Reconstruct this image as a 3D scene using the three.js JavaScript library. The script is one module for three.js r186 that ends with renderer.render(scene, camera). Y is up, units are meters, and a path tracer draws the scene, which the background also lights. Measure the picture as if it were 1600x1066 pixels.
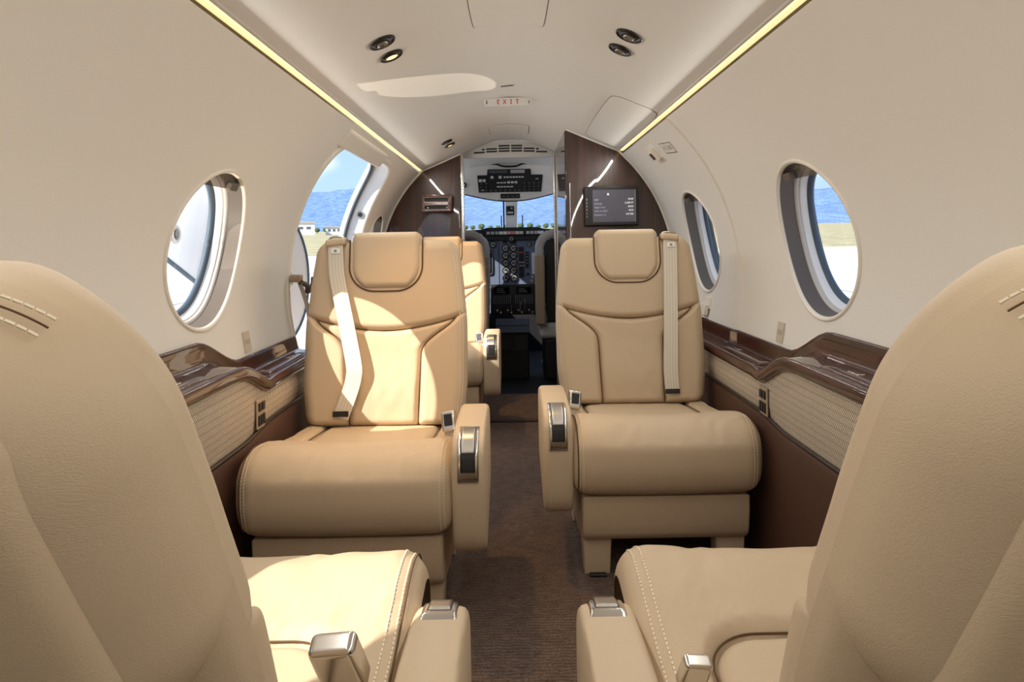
import * as THREE from 'three';
import { RoundedBoxGeometry } from 'three/addons/geometries/RoundedBoxGeometry.js';
import { mergeGeometries, toCreasedNormals } from 'three/addons/utils/BufferGeometryUtils.js';
import { RectAreaLightUniformsLib } from 'three/addons/lights/RectAreaLightUniformsLib.js';
import { createNoise2D, createNoise3D } from 'simplex-noise';

// ───────────── camera, sky, sun, cove lights, exposure
const mulberry = (a) => () => { a = (a + 0x6d2b79f5) | 0; let t = Math.imul(a ^ (a >>> 15), 1 | a); t = (t + Math.imul(t ^ (t >>> 7), 61 | t)) ^ t; return ((t ^ (t >>> 14)) >>> 0) / 4294967296; };
const scene = new THREE.Scene();
const renderer = new THREE.WebGLRenderer({ antialias: true });
renderer.toneMapping = THREE.LinearToneMapping;
renderer.toneMappingExposure = 1.38;
renderer.shadowMap.enabled = true;
const FOCAL = 1065;                                   // focal length for a frame 1600 wide
const camera = new THREE.PerspectiveCamera(2 * Math.atan(687 / FOCAL) * 180 / Math.PI, 1600 / 1374, 0.05, 9000);
camera.position.set(0, 1.0, 0);
camera.rotation.z = -Math.PI / 180;
camera.setViewOffset(1600, 1374, 0, 308, 1600, 1066); // shifted lens: verticals stay upright

const SUN = new THREE.Vector3(-1.2, 1.1, 0.92).normalize();
// sky: pale blue air with drifting fair-weather clouds, the same all round
{
  const W = 1024, H = 512, px = new Float32Array(W * H * 4), n3 = createNoise3D(mulberry(77));
  const fbm = (x, y, z) => 0.55 * n3(x, y, z) + 0.28 * n3(x * 2.1, y * 2.1, z * 2.1) + 0.14 * n3(x * 4.3, y * 4.3, z * 4.3) + 0.07 * n3(x * 9, y * 9, z * 9);
  for (let j = 0; j < H; j++) for (let i = 0; i < W; i++) {
    const up = ((j + 0.5) / H - 0.5) * Math.PI, az = ((i + 0.5) / W) * 2 * Math.PI, y = Math.sin(up), c = Math.cos(up);
    const h = Math.pow(Math.max(0, y), 0.55), k = 1.0 / (Math.max(y, 0) + 0.28);
    const f = fbm(Math.cos(az) * c * k * 1.1, Math.sin(az) * c * k * 1.1, 3.7), cl = Math.min(1, Math.max(0, (f + 0.05) * 2.2)), sh = 0.86 + 0.2 * fbm(Math.cos(az) * 5, y * 9, Math.sin(az) * 5);
    const o = (j * W + i) * 4, air = [0.27 - 0.17 * h, 0.37 - 0.17 * h, 0.52 - 0.10 * h];
    for (let q = 0; q < 3; q++) px[o + q] = air[q] * (1 - cl) + [0.56, 0.58, 0.62][q] * sh * cl;
    px[o + 3] = 1;
  }
  const t = new THREE.DataTexture(px, W, H, THREE.RGBAFormat, THREE.FloatType);
  t.mapping = THREE.EquirectangularReflectionMapping; t.magFilter = THREE.LinearFilter; t.wrapS = THREE.RepeatWrapping; t.needsUpdate = true;
  scene.background = t;
}
scene.backgroundIntensity = 1.85;
const sun = new THREE.DirectionalLight(0xfff6ea, 6.3);
sun.name = 'sun';
sun.position.copy(SUN).multiplyScalar(20);
sun.castShadow = true;
Object.assign(sun.shadow.camera, { left: -8, right: 8, top: 8, bottom: -8, near: 1, far: 60 });
sun.shadow.mapSize.set(2048, 2048);
scene.add(sun, sun.target);

RectAreaLightUniformsLib.init();
function coveLight(side, d0, d1, power) {             // the LED strip in the gap between ceiling panel and sidewall
  const l = new THREE.RectAreaLight(0xfffcf7, power, d1 - d0, 0.012);
  l.name = 'cove_strip_lamp';
  l.position.set(side * 0.566, 1.462, -(d0 + d1) / 2);
  l.lookAt(side * 0.566 - side * 0.72, 1.462 - 0.6, -(d0 + d1) / 2);
  scene.add(l);
}
coveLight(-1, -1.1, 4.3, 50);
coveLight(1, -1.1, 3.55, 50);

// ───────────── helpers
let seed = 20240;
const rnd = () => { seed = (seed * 1664525 + 1013904223) >>> 0; return seed / 4294967296; };
const noise2 = createNoise2D(rnd), noise3 = createNoise3D(rnd);
const { clamp, lerp, smoothstep } = THREE.MathUtils;
const V = (x, y, z) => new THREE.Vector3(x, y, z);
const prof = (x) => { x = clamp(x, 0, 1); return Math.sqrt(1 - (1 - x) * (1 - x)); };
const taken = {};
function numbered(n) { if (!(n in taken)) { taken[n] = 0; return n; } taken[n]++; return n + '_' + String(taken[n]).padStart(3, '0'); }
function mesh(name, geo, mat, parent) {
  const m = new THREE.Mesh(geo, mat);
  m.name = parent ? name : numbered(name);
  m.castShadow = m.receiveShadow = true;
  (parent || scene).add(m);
  return m;
}
function thing(name, label, category, pos = [0, 0, 0], turn = 0, group) {
  const g = new THREE.Group();
  g.name = numbered(name); g.position.set(...pos); g.rotation.y = turn;
  g.userData = { label, category };
  if (group) g.userData.group = group;
  scene.add(g);
  return g;
}
function tag(o, label, category, group) { o.userData.label = label; o.userData.category = category; if (group) o.userData.group = group; return o; }
function structure(name, label, category) {
  const g = new THREE.Group(); g.name = name; g.userData = { kind: 'structure', label, category };
  scene.add(g); return g;
}
// a surface sampled on a grid; fn(s, t) -> [x, y, z]; uv in metres along the grid
function grid(n, m, fn, { ss, ts, uv, flip } = {}) {
  const S = ss || Array.from({ length: n + 1 }, (_, i) => i / n), T = ts || Array.from({ length: m + 1 }, (_, i) => i / m);
  n = S.length - 1; m = T.length - 1;
  const p = [], q = [], idx = [];
  const pts = T.map((t) => S.map((s) => fn(s, t)));
  const dist = (a, b) => Math.hypot(a[0] - b[0], a[1] - b[1], a[2] - b[2]);
  const mid = pts[m >> 1], col = n >> 1, us = [0], vs = [0];
  for (let i = 1; i <= n; i++) us.push(us[i - 1] + dist(mid[i], mid[i - 1]));
  for (let j = 1; j <= m; j++) vs.push(vs[j - 1] + dist(pts[j][col], pts[j - 1][col]));
  for (let j = 0; j <= m; j++) for (let i = 0; i <= n; i++) { p.push(...pts[j][i]); q.push(...(uv ? uv(pts[j][i], S[i], T[j]) : [us[i], vs[j]])); }
  for (let j = 0; j < m; j++) for (let i = 0; i < n; i++) {
    const a = j * (n + 1) + i, b = a + 1, c = a + n + 1, d = c + 1;
    if (flip) idx.push(a, c, b, b, c, d); else idx.push(a, b, c, b, d, c);
  }
  const g = new THREE.BufferGeometry();
  g.setAttribute('position', new THREE.Float32BufferAttribute(p, 3));
  g.setAttribute('uv', new THREE.Float32BufferAttribute(q, 2));
  g.setIndex(idx);
  g.computeVertexNormals();
  return g;
}
const dense = (n, k = 0.5) => Array.from({ length: n + 1 }, (_, i) => { const x = i / n; return lerp(x, 0.5 - 0.5 * Math.cos(Math.PI * x), k); });
const merge = (list) => mergeGeometries(list.map((g) => { const h = g.index ? g.toNonIndexed() : g; for (const k of Object.keys(h.attributes)) if (!['position', 'normal', 'uv'].includes(k)) h.deleteAttribute(k); return h; }));
const at = (g, x = 0, y = 0, z = 0, rx = 0, ry = 0, rz = 0) => g.applyMatrix4(new THREE.Matrix4().compose(V(x, y, z), new THREE.Quaternion().setFromEuler(new THREE.Euler(rx, ry, rz)), V(1, 1, 1)));
function metres(g) {                                   // box-mapped uv in metres
  g = g.index ? g.toNonIndexed() : g;
  const p = g.attributes.position, nn = g.attributes.normal, uv = new Float32Array(p.count * 2);
  for (let i = 0; i < p.count; i += 3) {
    let ax = 0, ay = 0, az = 0;
    for (let k = 0; k < 3; k++) { ax += Math.abs(nn.getX(i + k)); ay += Math.abs(nn.getY(i + k)); az += Math.abs(nn.getZ(i + k)); }
    for (let k = 0; k < 3; k++) {
      const x = p.getX(i + k), y = p.getY(i + k), z = p.getZ(i + k);
      const [u, v] = ax >= ay && ax >= az ? [z, y] : ay >= az ? [x, z] : [x, y];
      uv[(i + k) * 2] = u; uv[(i + k) * 2 + 1] = v;
    }
  }
  g.setAttribute('uv', new THREE.BufferAttribute(uv, 2));
  return g;
}
const rbox = (w, h, d, r = 0.005, x = 0, y = 0, z = 0) => metres(at(new RoundedBoxGeometry(w, h, d, 3, Math.min(r, w / 2.01, h / 2.01, d / 2.01)), x, y, z));
const box = (w, h, d, x = 0, y = 0, z = 0) => metres(at(new THREE.BoxGeometry(w, h, d), x, y, z));
const cyl = (r0, r1, h, x = 0, y = 0, z = 0, rx = 0, rz = 0, n = 24) => at(new THREE.CylinderGeometry(r0, r1, h, n), x, y, z, rx, 0, rz);
const tube = (pts, r, n = 40, k = 8, closed = false) => new THREE.TubeGeometry(new THREE.CatmullRomCurve3(pts.map((p) => (p.isVector3 ? p : V(...p))), closed), n, r, k, closed);
function extrude(pts, depth, bevel = 0.004, hole, smooth = 30) {
  const s = new THREE.Shape(pts.map((p) => new THREE.Vector2(...p)));
  if (hole) for (const h of hole) s.holes.push(new THREE.Path(h.map((p) => new THREE.Vector2(...p))));
  const g = new THREE.ExtrudeGeometry(s, { depth, bevelEnabled: bevel > 0, bevelThickness: bevel, bevelSize: bevel, bevelOffset: -bevel, bevelSegments: 3, curveSegments: 12 });
  return metres(toCreasedNormals(g, smooth * Math.PI / 180));
}
function spline(pts, n, closed = false) { return new THREE.CatmullRomCurve3(pts.map(([x, y]) => V(x, y, 0)), closed, 'centripetal').getPoints(n).map((v) => [v.x, v.y]); }
function roundRect(x0, y0, x1, y1, r, n = 6) {
  const o = [];
  for (const [cx, cy, a] of [[x1 - r, y0 + r, -90], [x1 - r, y1 - r, 0], [x0 + r, y1 - r, 90], [x0 + r, y0 + r, 180]])
    for (let i = 0; i <= n; i++) { const t = (a + 90 * i / n) * Math.PI / 180; o.push([cx + r * Math.cos(t), cy + r * Math.sin(t)]); }
  return o;
}

// ───────────── textures and materials
function canvas(w, h, draw, srgb = true) {
  const c = document.createElement('canvas'); c.width = w; c.height = h;
  draw(c.getContext('2d'), w, h);
  const t = new THREE.CanvasTexture(c);
  if (srgb) t.colorSpace = THREE.SRGBColorSpace;
  t.wrapS = t.wrapT = THREE.RepeatWrapping;
  return t;
}
function data(n, fn, srgb = false) {
  const d = new Uint8Array(n * n * 4);
  for (let y = 0; y < n; y++) for (let x = 0; x < n; x++) { const c = fn(x / n, y / n); for (let k = 0; k < 3; k++) d[(y * n + x) * 4 + k] = clamp(Array.isArray(c) ? c[k] : c, 0, 255); d[(y * n + x) * 4 + 3] = 255; }
  const t = new THREE.DataTexture(d, n, n);
  t.magFilter = THREE.LinearFilter; t.wrapS = t.wrapT = THREE.RepeatWrapping;
  if (srgb) t.colorSpace = THREE.SRGBColorSpace;
  t.needsUpdate = true;
  return t;
}
const rep = (t, sx, sy = sx) => { const c = t.clone(); c.repeat.set(sx, sy); c.needsUpdate = true; return c; };
// noise that repeats over the unit square
const wrapN = (x, y, f) => { const a = x * 2 * Math.PI, b = y * 2 * Math.PI, r = f / (2 * Math.PI); return noise3(r * Math.cos(a) + 7.3 * r, r * Math.sin(a) + r * Math.cos(b) * 1.3, r * Math.sin(b) * 1.3 + 3.1); };
const grainTex = data(512, (x, y) => 128 + 60 * wrapN(x, y, 90) + 45 * wrapN(y, x, 180) + 25 * wrapN(x, y, 14));
const fineTex = data(256, (x, y) => 128 + 80 * wrapN(x, y, 80) + 40 * wrapN(y, x, 30));
const S = (o) => new THREE.MeshStandardMaterial(o), P = (o) => new THREE.MeshPhysicalMaterial(o);
const leather = P({ name: 'leather', color: 0xc6b092, roughness: 0.52, bumpMap: rep(grainTex, 7), bumpScale: 0.00028, specularIntensity: 0.6 });
const leatherArm = P({ name: 'leather_arm', color: 0xcbb698, roughness: 0.5, bumpMap: rep(grainTex, 9), bumpScale: 0.00025, specularIntensity: 0.6 });
const seamMat = S({ name: 'seam', color: 0x5a3f26, roughness: 0.8 });
const threadMat = S({ name: 'thread', color: 0xe6d8bd, roughness: 0.8 });
const webbing = S({
  name: 'webbing', color: 0xffffff, roughness: 0.85,
  map: rep(data(128, (x, y) => { const v = 214 + 8 * Math.sin(x * Math.PI * 16) + 9 * Math.sin(y * Math.PI * 64 + Math.sin(x * Math.PI * 32)); return [v, v - 10, v - 28]; }, true), 12, 12),
});
const chrome = P({ name: 'chrome', color: 0xd9d5cf, metalness: 1, roughness: 0.17 });
const steel = P({ name: 'brushed_steel', color: 0xb9b4ac, metalness: 1, roughness: 0.35, anisotropy: 0.6 });
const darkPlastic = S({ name: 'dark_plastic', color: 0x1d1b1b, roughness: 0.4 });
const wallMat = P({ name: 'wall_liner', color: 0xece7dd, roughness: 0.62, bumpMap: rep(fineTex, 6), bumpScale: 0.0003 });
const ceilMat = P({ name: 'ceiling_liner', color: 0xe2ded6, roughness: 0.7, bumpMap: rep(fineTex, 6), bumpScale: 0.0003 });
const whiteMat = P({ name: 'white_paint', color: 0xf1f2f2, roughness: 0.3 });
const trimMat = P({ name: 'cream_trim', color: 0xeee7d8, roughness: 0.4 });
const brownMat = P({ name: 'brown_vinyl', color: 0x573a2c, roughness: 0.55, bumpMap: rep(grainTex, 6), bumpScale: 0.0005 });
const walnutTex = canvas(1024, 1024, (c, w, h) => {
  const im = c.createImageData(w, h);
  for (let y = 0; y < h; y++) for (let x = 0; x < w; x++) {
    const u = x / w, v = y / h;
    const warp = 0.05 * noise2(u * 3, v * 1.2) + 0.012 * noise2(u * 11, v * 3);
    const ring = Math.sin((u + warp) * 120) * 0.5 + 0.5, ring2 = noise2((u + warp) * 34, v * 0.9), fine = noise2(u * 240, v * 9), pore = noise2(u * 460, v * 22) > 0.72 ? 1 : 0;
    const k = 0.42 + 0.2 * ring * (0.5 + 0.5 * noise2(u * 4, v)) + 0.26 * ring2 + 0.1 * fine - 0.12 * pore;
    const i = (y * w + x) * 4;
    im.data[i] = clamp(48 + 66 * k, 0, 255); im.data[i + 1] = clamp(28 + 42 * k, 0, 255); im.data[i + 2] = clamp(17 + 28 * k, 0, 255); im.data[i + 3] = 255;
  }
  c.putImageData(im, 0, 0);
});
const walnut = P({ name: 'walnut_veneer', color: 0xc4b2a2, map: rep(walnutTex, 0.9, 0.6), roughness: 0.45, clearcoat: 1, clearcoatRoughness: 0.04 });
const mahogany = P({ name: 'lacquered_mahogany', color: 0xc6907c, map: rep(walnutTex, 0.7, 0.7), roughness: 0.4, specularIntensity: 0.3, clearcoat: 1, clearcoatRoughness: 0.03 });
const redWood = P({ name: 'red_wood', color: 0xe0a078, map: rep(walnutTex, 1.5), roughness: 0.4, clearcoat: 0.7, clearcoatRoughness: 0.1 });
// herringbone woven fabric, 12 cm a tile
const fabricPix = (x, y) => {
  const bands = 6, b = Math.floor(y * bands), f = y * bands - b, dir = b % 2 ? 1 : -1;
  const w = Math.sin((x * 15 + dir * f * 1.6) * 2 * Math.PI), n = wrapN(x, y, 60);
  return { w: w > 0 ? 1 : 0, s: w, n, edge: Math.min(f, 1 - f) < 0.06 ? 1 : 0 };
};
const fabricTex = data(512, (x, y) => { const { s, n, edge } = fabricPix(x, y); const k = 0.5 + 0.6 * s + 0.3 * n - 0.25 * edge; return [134 + 96 * k, 117 + 98 * k, 95 + 98 * k]; }, true);
const fabricBump = data(512, (x, y) => { const { s, n, edge } = fabricPix(x, y); return 128 + 70 * s + 30 * n - 50 * edge; });
const fabric = S({ name: 'herringbone_fabric', color: 0xffffff, map: rep(fabricTex, 9), bumpMap: rep(fabricBump, 9), bumpScale: 0.0012, roughness: 0.95 });
const carpetPix = (x, y) => { const rib = Math.sin(y * 2 * Math.PI * 40 + 1.5 * wrapN(x, y, 12)); return { rib, n: wrapN(x, y, 70), c: wrapN(y, x, 8), streak: noise2(x * 8, Math.floor(y * 40)) }; };
const carpetTex = data(512, (x, y) => { const { rib, n, c, streak } = carpetPix(x, y); const k = 0.5 + 0.22 * rib + 0.38 * n + 0.1 * c + 0.12 * streak; return [72 + 52 * k, 58 + 46 * k, 50 + 42 * k]; }, true);
const carpetBump = data(512, (x, y) => { const { rib, n } = carpetPix(x, y); return 128 + 60 * rib + 55 * n; });
const carpet = S({ name: 'ribbed_carpet', color: 0xffffff, map: rep(carpetTex, 2), bumpMap: rep(carpetBump, 2), bumpScale: 0.004, roughness: 1 });
const glass = P({ name: 'window_pane', color: 0xffffff, transmission: 1, roughness: 0.02, ior: 1.45, specularIntensity: 0.5 });
const smoke = P({ name: 'smoked_shade', color: 0x8d847a, transmission: 0.75, roughness: 0.15 });
const ledGlow = S({ name: 'led_strip', color: 0xffffff, emissive: 0xffdc96, emissiveIntensity: 0.75 });

// ───────────── the cabin shell: a round section, centre at y 0.83
const CY = 0.83, RW = 0.8747, RS = 0.99, BACK = -1.25;
const strapY = (phi, R) => CY + R * Math.sin(phi);
const wallPt = (side, d, phi, R) => [side * R * Math.cos(phi), CY + R * Math.sin(phi), -d];
const WIN_PHI = 0.192, WIN_R = 0.225;
const phiOf = (y, R = RW) => Math.asin((y - CY) / R);
// a patch of shell between d0..d1 and phi0..phi1 with an opening given as a closed outline hole(angle) -> [d, phi]
function shellPatch(side, R, d0, d1, p0, p1, hole, c, n = 96, m = 14) {
  const [cd, cp] = c;
  const fn = (s, t) => {
    const a = s * 2 * Math.PI, ca = Math.cos(a), sa = Math.sin(a);
    const h = hole(a);
    // the ray from the centre meets the rectangle here; the corners are kept by snapping
    const kx = ca > 0 ? (d1 - cd) / ca : (d0 - cd) / ca, ky = sa > 0 ? (p1 - cp) / sa : (p0 - cp) / sa;
    const k = Math.min(Math.abs(kx), Math.abs(ky));
    const e = [cd + k * ca, cp + k * sa];
    return wallPt(side, lerp(h[0], e[0], t), lerp(h[1], e[1], t), R);
  };
  // sample angles: even ones plus the four corners
  const ang = Array.from({ length: n + 1 }, (_, i) => i / n);
  for (const [x, y] of [[d0, p0], [d1, p0], [d0, p1], [d1, p1]]) ang.push(((Math.atan2(y - cp, x - cd) / (2 * Math.PI)) + 1) % 1);
  ang.sort((a, b) => a - b);
  return grid(0, 0, fn, { ss: ang, ts: Array.from({ length: m + 1 }, (_, i) => i / m), uv: (p) => [p[2], p[1]], flip: side > 0 });
}
const circleHole = (d, R, r = WIN_R) => (a) => [d + r * Math.cos(a), WIN_PHI + r * Math.sin(a) / R];
const plainPatch = (side, R, d0, d1, p0, p1, n = 2, m = 24) => grid(n, m, (s, t) => wallPt(side, lerp(d0, d1, s), lerp(p0, p1, t), R), { uv: (p) => [p[2], p[1]], flip: side < 0 });
const PHI_TOP = phiOf(1.467), PHI_LOW = phiOf(0.52);
const SKIN_LOW = -0.62, SKIN_TOP = Math.PI / 2;

const wallL = structure('wall_left', 'cream curved sidewall liner on the port side with round windows', 'wall');
const wallR = structure('wall_right', 'cream curved sidewall liner on the starboard side with round windows', 'wall');
const skin = structure('wall_outer', 'white painted fuselage skin outside the cabin', 'fuselage');
const AFT = [-0.72, 0.6, 1.92];
const cuts = [BACK, -0.06, 1.26, 2.6];
// sidewalls
AFT.forEach((d, i) => {
  mesh('wall_panel', shellPatch(-1, RW, cuts[i], i === 2 ? 2.54 : cuts[i + 1], PHI_LOW, PHI_TOP, circleHole(d, RW), [d, WIN_PHI]), wallMat, wallL);
  mesh('wall_panel', shellPatch(1, RW, cuts[i], cuts[i + 1], PHI_LOW, PHI_TOP, circleHole(d, RW), [d, WIN_PHI]), wallMat, wallR);
  for (const s of [-1, 1]) mesh('skin_panel', shellPatch(s, RS, cuts[i], cuts[i + 1], SKIN_LOW, SKIN_TOP, circleHole(d, RS, 0.235), [d, WIN_PHI]), whiteMat, skin);
});
const FWD_R = 0.866;
mesh('wall_panel', shellPatch(1, FWD_R, 2.6, 4.5, PHI_LOW, PHI_TOP, circleHole(3.03, FWD_R), [3.03, WIN_PHI]), wallMat, wallR);
mesh('panel_edge', grid(1, 30, (s, t) => wallPt(1, 2.6 - 0.004 * s, lerp(PHI_LOW, PHI_TOP, t), lerp(FWD_R, RW + 0.01, s))), wallMat, wallR);
mesh('skin_panel', shellPatch(1, RS, 2.6, 4.6, SKIN_LOW, SKIN_TOP, circleHole(3.03, RS, 0.235), [3.03, WIN_PHI]), whiteMat, skin);
// port side door opening
const DOOR = { d0: 2.64, d1: 3.82, y0: 0.34, y1: 1.425, r: 0.16 };
const doorC = [(DOOR.d0 + DOOR.d1) / 2, phiOf(0.8)];
function doorHole(grow = 0) {
  return (a) => {
    const hx = (DOOR.d1 - DOOR.d0) / 2 + grow, p0 = phiOf(DOOR.y0 - grow), p1 = phiOf(DOOR.y1 + grow);
    const ca = Math.cos(a), sa = Math.sin(a), hy = sa > 0 ? p1 - doorC[1] : doorC[1] - p0;
    const n = 7, k = Math.pow(Math.pow(Math.abs(ca) / hx, n) + Math.pow(Math.abs(sa) / hy, n), -1 / n);
    return [doorC[0] + k * ca, doorC[1] + k * sa];
  };
}
mesh('wall_panel', shellPatch(-1, RW, 2.54, 3.9, phiOf(0.27), PHI_TOP, doorHole(), doorC, 160), wallMat, wallL);
mesh('sill_panel', box(0.02, 0.29, 1.36, -0.77, 0.145, -3.22), brownMat, wallL);
mesh('wall_panel', shellPatch(-1, RW, 3.9, 4.5, PHI_LOW, PHI_TOP, circleHole(4.2, RW, 0.19), [4.2, WIN_PHI]), wallMat, wallL);
mesh('skin_panel', shellPatch(-1, RS, 2.6, 3.9, SKIN_LOW, SKIN_TOP, doorHole(), doorC, 160), whiteMat, skin);
mesh('skin_panel', shellPatch(-1, RS, 3.9, 4.6, SKIN_LOW, SKIN_TOP, circleHole(4.2, RS, 0.2), [4.2, WIN_PHI]), whiteMat, skin);
// door jamb: liner lip, flat white frame, gasket
{
  const jamb = structure('door_1', 'open cabin doorway on the port side with white jamb and gasket', 'doorway');
  const h0 = doorHole(0), hIn = doorHole(-0.03), ring = (Ra, ha, Rb, hb) => grid(200, 3, (s, t) => { const a = s * 2 * Math.PI, A = ha(a), B = hb(a); return wallPt(-1, lerp(A[0], B[0], t), lerp(A[1], B[1], t), lerp(Ra, Rb, t)); });
  mesh('lip', grid(200, 8, (s, t) => { const a = s * 2 * Math.PI, A = doorHole(0.012 * Math.cos(t * Math.PI))(a); return wallPt(-1, A[0], A[1], RW - 0.012 * Math.sin(t * Math.PI)); }), trimMat, jamb);
  mesh('jamb', ring(RW, doorHole(-0.01), 0.945, doorHole(-0.015)), whiteMat, jamb);
  mesh('jamb_step', ring(0.945, doorHole(-0.015), 0.95, hIn), steel, jamb);
  mesh('gasket', grid(200, 8, (s, t) => { const a = s * 2 * Math.PI, A = doorHole(-0.03 + 0.010 * Math.cos(t * 2 * Math.PI))(a); return wallPt(-1, A[0], A[1], 0.957 + 0.010 * Math.sin(t * 2 * Math.PI)); }), S({ name: 'door_gasket', color: 0x4a555c, roughness: 0.6 }), jamb);
  mesh('outer_frame', ring(0.957, hIn, RS + 0.002, doorHole(-0.02)), whiteMat, jamb);
  // latch sockets on the far jamb
  for (const y of [1.17, 1.06, 0.75]) {
    const p = wallPt(-1, DOOR.d1 - 0.012, phiOf(y, 0.91), 0.91);
    const sck = mesh('latch_socket', cyl(y > 1.1 ? 0.022 : 0.008, y > 1.1 ? 0.022 : 0.008, 0.012, p[0], p[1], p[2], Math.PI / 2), steel, jamb);
    if (y > 1.1) mesh('socket_hole', cyl(0.013, 0.013, 0.014, p[0], p[1], p[2] + 0.002, Math.PI / 2), darkPlastic, sck);
  }
}
// header cover over the doorway
{
  const header = tag(mesh('door_header', grid(24, 16, (s, t) => {
    const e = prof(Math.min(s, 1 - s) / 0.06) * prof(Math.min(t, 1 - t) / 0.22);
    return wallPt(-1, lerp(2.64, 3.42, s), lerp(phiOf(1.388), phiOf(1.452), t), RW + 0.004 - 0.022 * e);
  }, { ss: dense(30, 0.8), ts: dense(14, 0.8) }), trimMat), 'long cream cover moulding above the open doorway', 'trim');
  header.userData.kind = 'structure'; header.name = 'trim_1';
}
// round windows
const gasketMat = S({ name: 'window_gasket', color: 0x4d5d6c, roughness: 0.6 });
const revealMat = P({ name: 'dark_reveal', color: 0x6b635b, roughness: 0.5, specularIntensity: 0.4 });
const silverMat = P({ name: 'silver_ring', color: 0xc9c4bb, roughness: 0.3 });
let winNo = 0;
function roundWindow(side, d, label, r = WIN_R, R0 = RW) {
  const w = structure('window_' + (++winNo), label, 'window');
  const k = r / 0.225;
  const ring = (list, mat, name, parent = w) => mesh(name, grid(96, list.length - 1, (s, t) => {
    const a = s * 2 * Math.PI, i = Math.min(list.length - 2, Math.floor(t * (list.length - 1) + 1e-6)), f = t * (list.length - 1) - i;
    const rr = lerp(list[i][0], list[i + 1][0], f) * k, R = lerp(list[i][1], list[i + 1][1], f) + R0 - RW;
    return wallPt(side, d + rr * Math.cos(a), WIN_PHI + rr * Math.sin(a) / R, R);
  }), mat, parent);
  ring([[0.236, 0.8745], [0.233, 0.8705], [0.229, 0.8690], [0.225, 0.8702], [0.2225, 0.874], [0.222, 0.879]], trimMat, 'bezel');
  ring([[0.222, 0.878], [0.223, 0.900], [0.2235, 0.924]], revealMat, 'reveal');
  ring([[0.2235, 0.923], [0.219, 0.925], [0.217, 0.930], [0.219, 0.936]], silverMat, 'inner_ring');
  ring([[0.219, 0.936], [0.215, 0.937], [0.213, 0.947], [0.211, 0.957]], whiteMat, 'frame');
  ring([[0.211, 0.956], [0.203, 0.960], [0.200, 0.968], [0.203, 0.974], [0.24, 0.980], [0.26, 0.993]], gasketMat, 'gasket');
  mesh('pane', grid(64, 8, (s, t) => { const a = s * 2 * Math.PI, rr = 0.203 * k * t; const R = 0.967 + R0 - RW; return wallPt(side, d + rr * Math.cos(a), WIN_PHI + rr * Math.sin(a) / R, R); }), glass, w);
  // parked dimming shade peeping out at the top, with its pull tab
  const yTop = 0.222 * k, yCh = 0.178 * k, Rsh = 0.896 + R0 - RW;
  const shade = mesh('shade', grid(24, 4, (s, t) => { const y = lerp(yCh, yTop - 0.0005, t), hw = Math.sqrt(Math.max(0, (0.2235 * k) ** 2 - y * y)); return wallPt(side, d + lerp(-hw, hw, s), WIN_PHI + y / Rsh, Rsh); }), smoke, w);
  const c = wallPt(side, d + 0.07 * k, WIN_PHI + (yCh + 0.012) / Rsh, Rsh - 0.012);
  mesh('tab', at(new RoundedBoxGeometry(0.018, 0.026, 0.05, 2, 0.006), c[0], c[1], c[2], 0, 0, side * (WIN_PHI + 0.2)), revealMat, shade);
  return w;
}
roundWindow(-1, 1.92, 'round port window beside the aft-facing seat, with open door seen outside');
roundWindow(-1, 0.6, 'round port window beside the near left seat');
roundWindow(-1, -0.72, 'round port window behind the camera');
roundWindow(1, 1.92, 'large round starboard window with runway seen through it');
roundWindow(1, 3.03, 'round starboard window behind the right aft-facing seat', WIN_R, FWD_R);
roundWindow(1, 0.6, 'round starboard window beside the near right seat');
roundWindow(1, -0.72, 'round starboard window behind the camera');
roundWindow(-1, 4.2, 'small port window between doorway and walnut bulkhead', 0.19);

// ceiling: shallow arched panel
const ceilCurve = new THREE.CatmullRomCurve3([[0, 1.685], [0.08, 1.677], [0.16, 1.655], [0.31, 1.592], [0.46, 1.527], [0.578, 1.478]].map(([x, y]) => V(x, y, 0)), false, 'centripetal').getPoints(60);
function ceilY(x) { x = Math.abs(x); for (let i = 1; i < ceilCurve.length; i++) if (x <= ceilCurve[i].x) { const a = ceilCurve[i - 1], b = ceilCurve[i]; return lerp(a.y, b.y, (x - a.x) / (b.x - a.x)); } return 1.478; }
function ceilN(x) { const e = 0.006, dy = (ceilY(x + e) - ceilY(x - e)) / (2 * e); return V(dy, -1, 0).normalize(); }   // points into the cabin
const ceilSurf = (x, d, off = 0) => { const n = ceilN(x); return [x + n.x * off, ceilY(x) + n.y * off, -d]; };
{
  const c = structure('ceiling', 'pale grey arched ceiling panel between two cove lights', 'ceiling');
  mesh('ceiling_panel', grid(64, 2, (s, t) => ceilSurf((s - 0.5) * 2 * 0.577, lerp(BACK, 4.5, t)), { uv: (p) => [p[0], p[2]] }), ceilMat, c);
  for (const s of [-1, 1]) {
    mesh('panel_lip', at(new THREE.CylinderGeometry(0.008, 0.008, 4.5 - BACK, 12), s * 0.575, 1.486, -(4.5 + BACK) / 2, Math.PI / 2), ceilMat, c);
    mesh('cove_back', grid(2, 1, (a, b) => [s * lerp(0.56, 0.72, b), lerp(1.53, 1.50, b), -lerp(BACK, 4.5, a)]), wallMat, c);
    const strip = thing('cove_light', s < 0 ? 'long warm LED strip along the left ceiling edge' : 'long warm LED strip along the right ceiling edge', 'light');
    const end = s < 0 ? 4.44 : 3.62;
    mesh('led_strip', box(0.018, 0.006, end - BACK - 0.02, s * 0.590, 1.4785, -(end + BACK) / 2), ledGlow, strip);
  }
}
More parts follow.
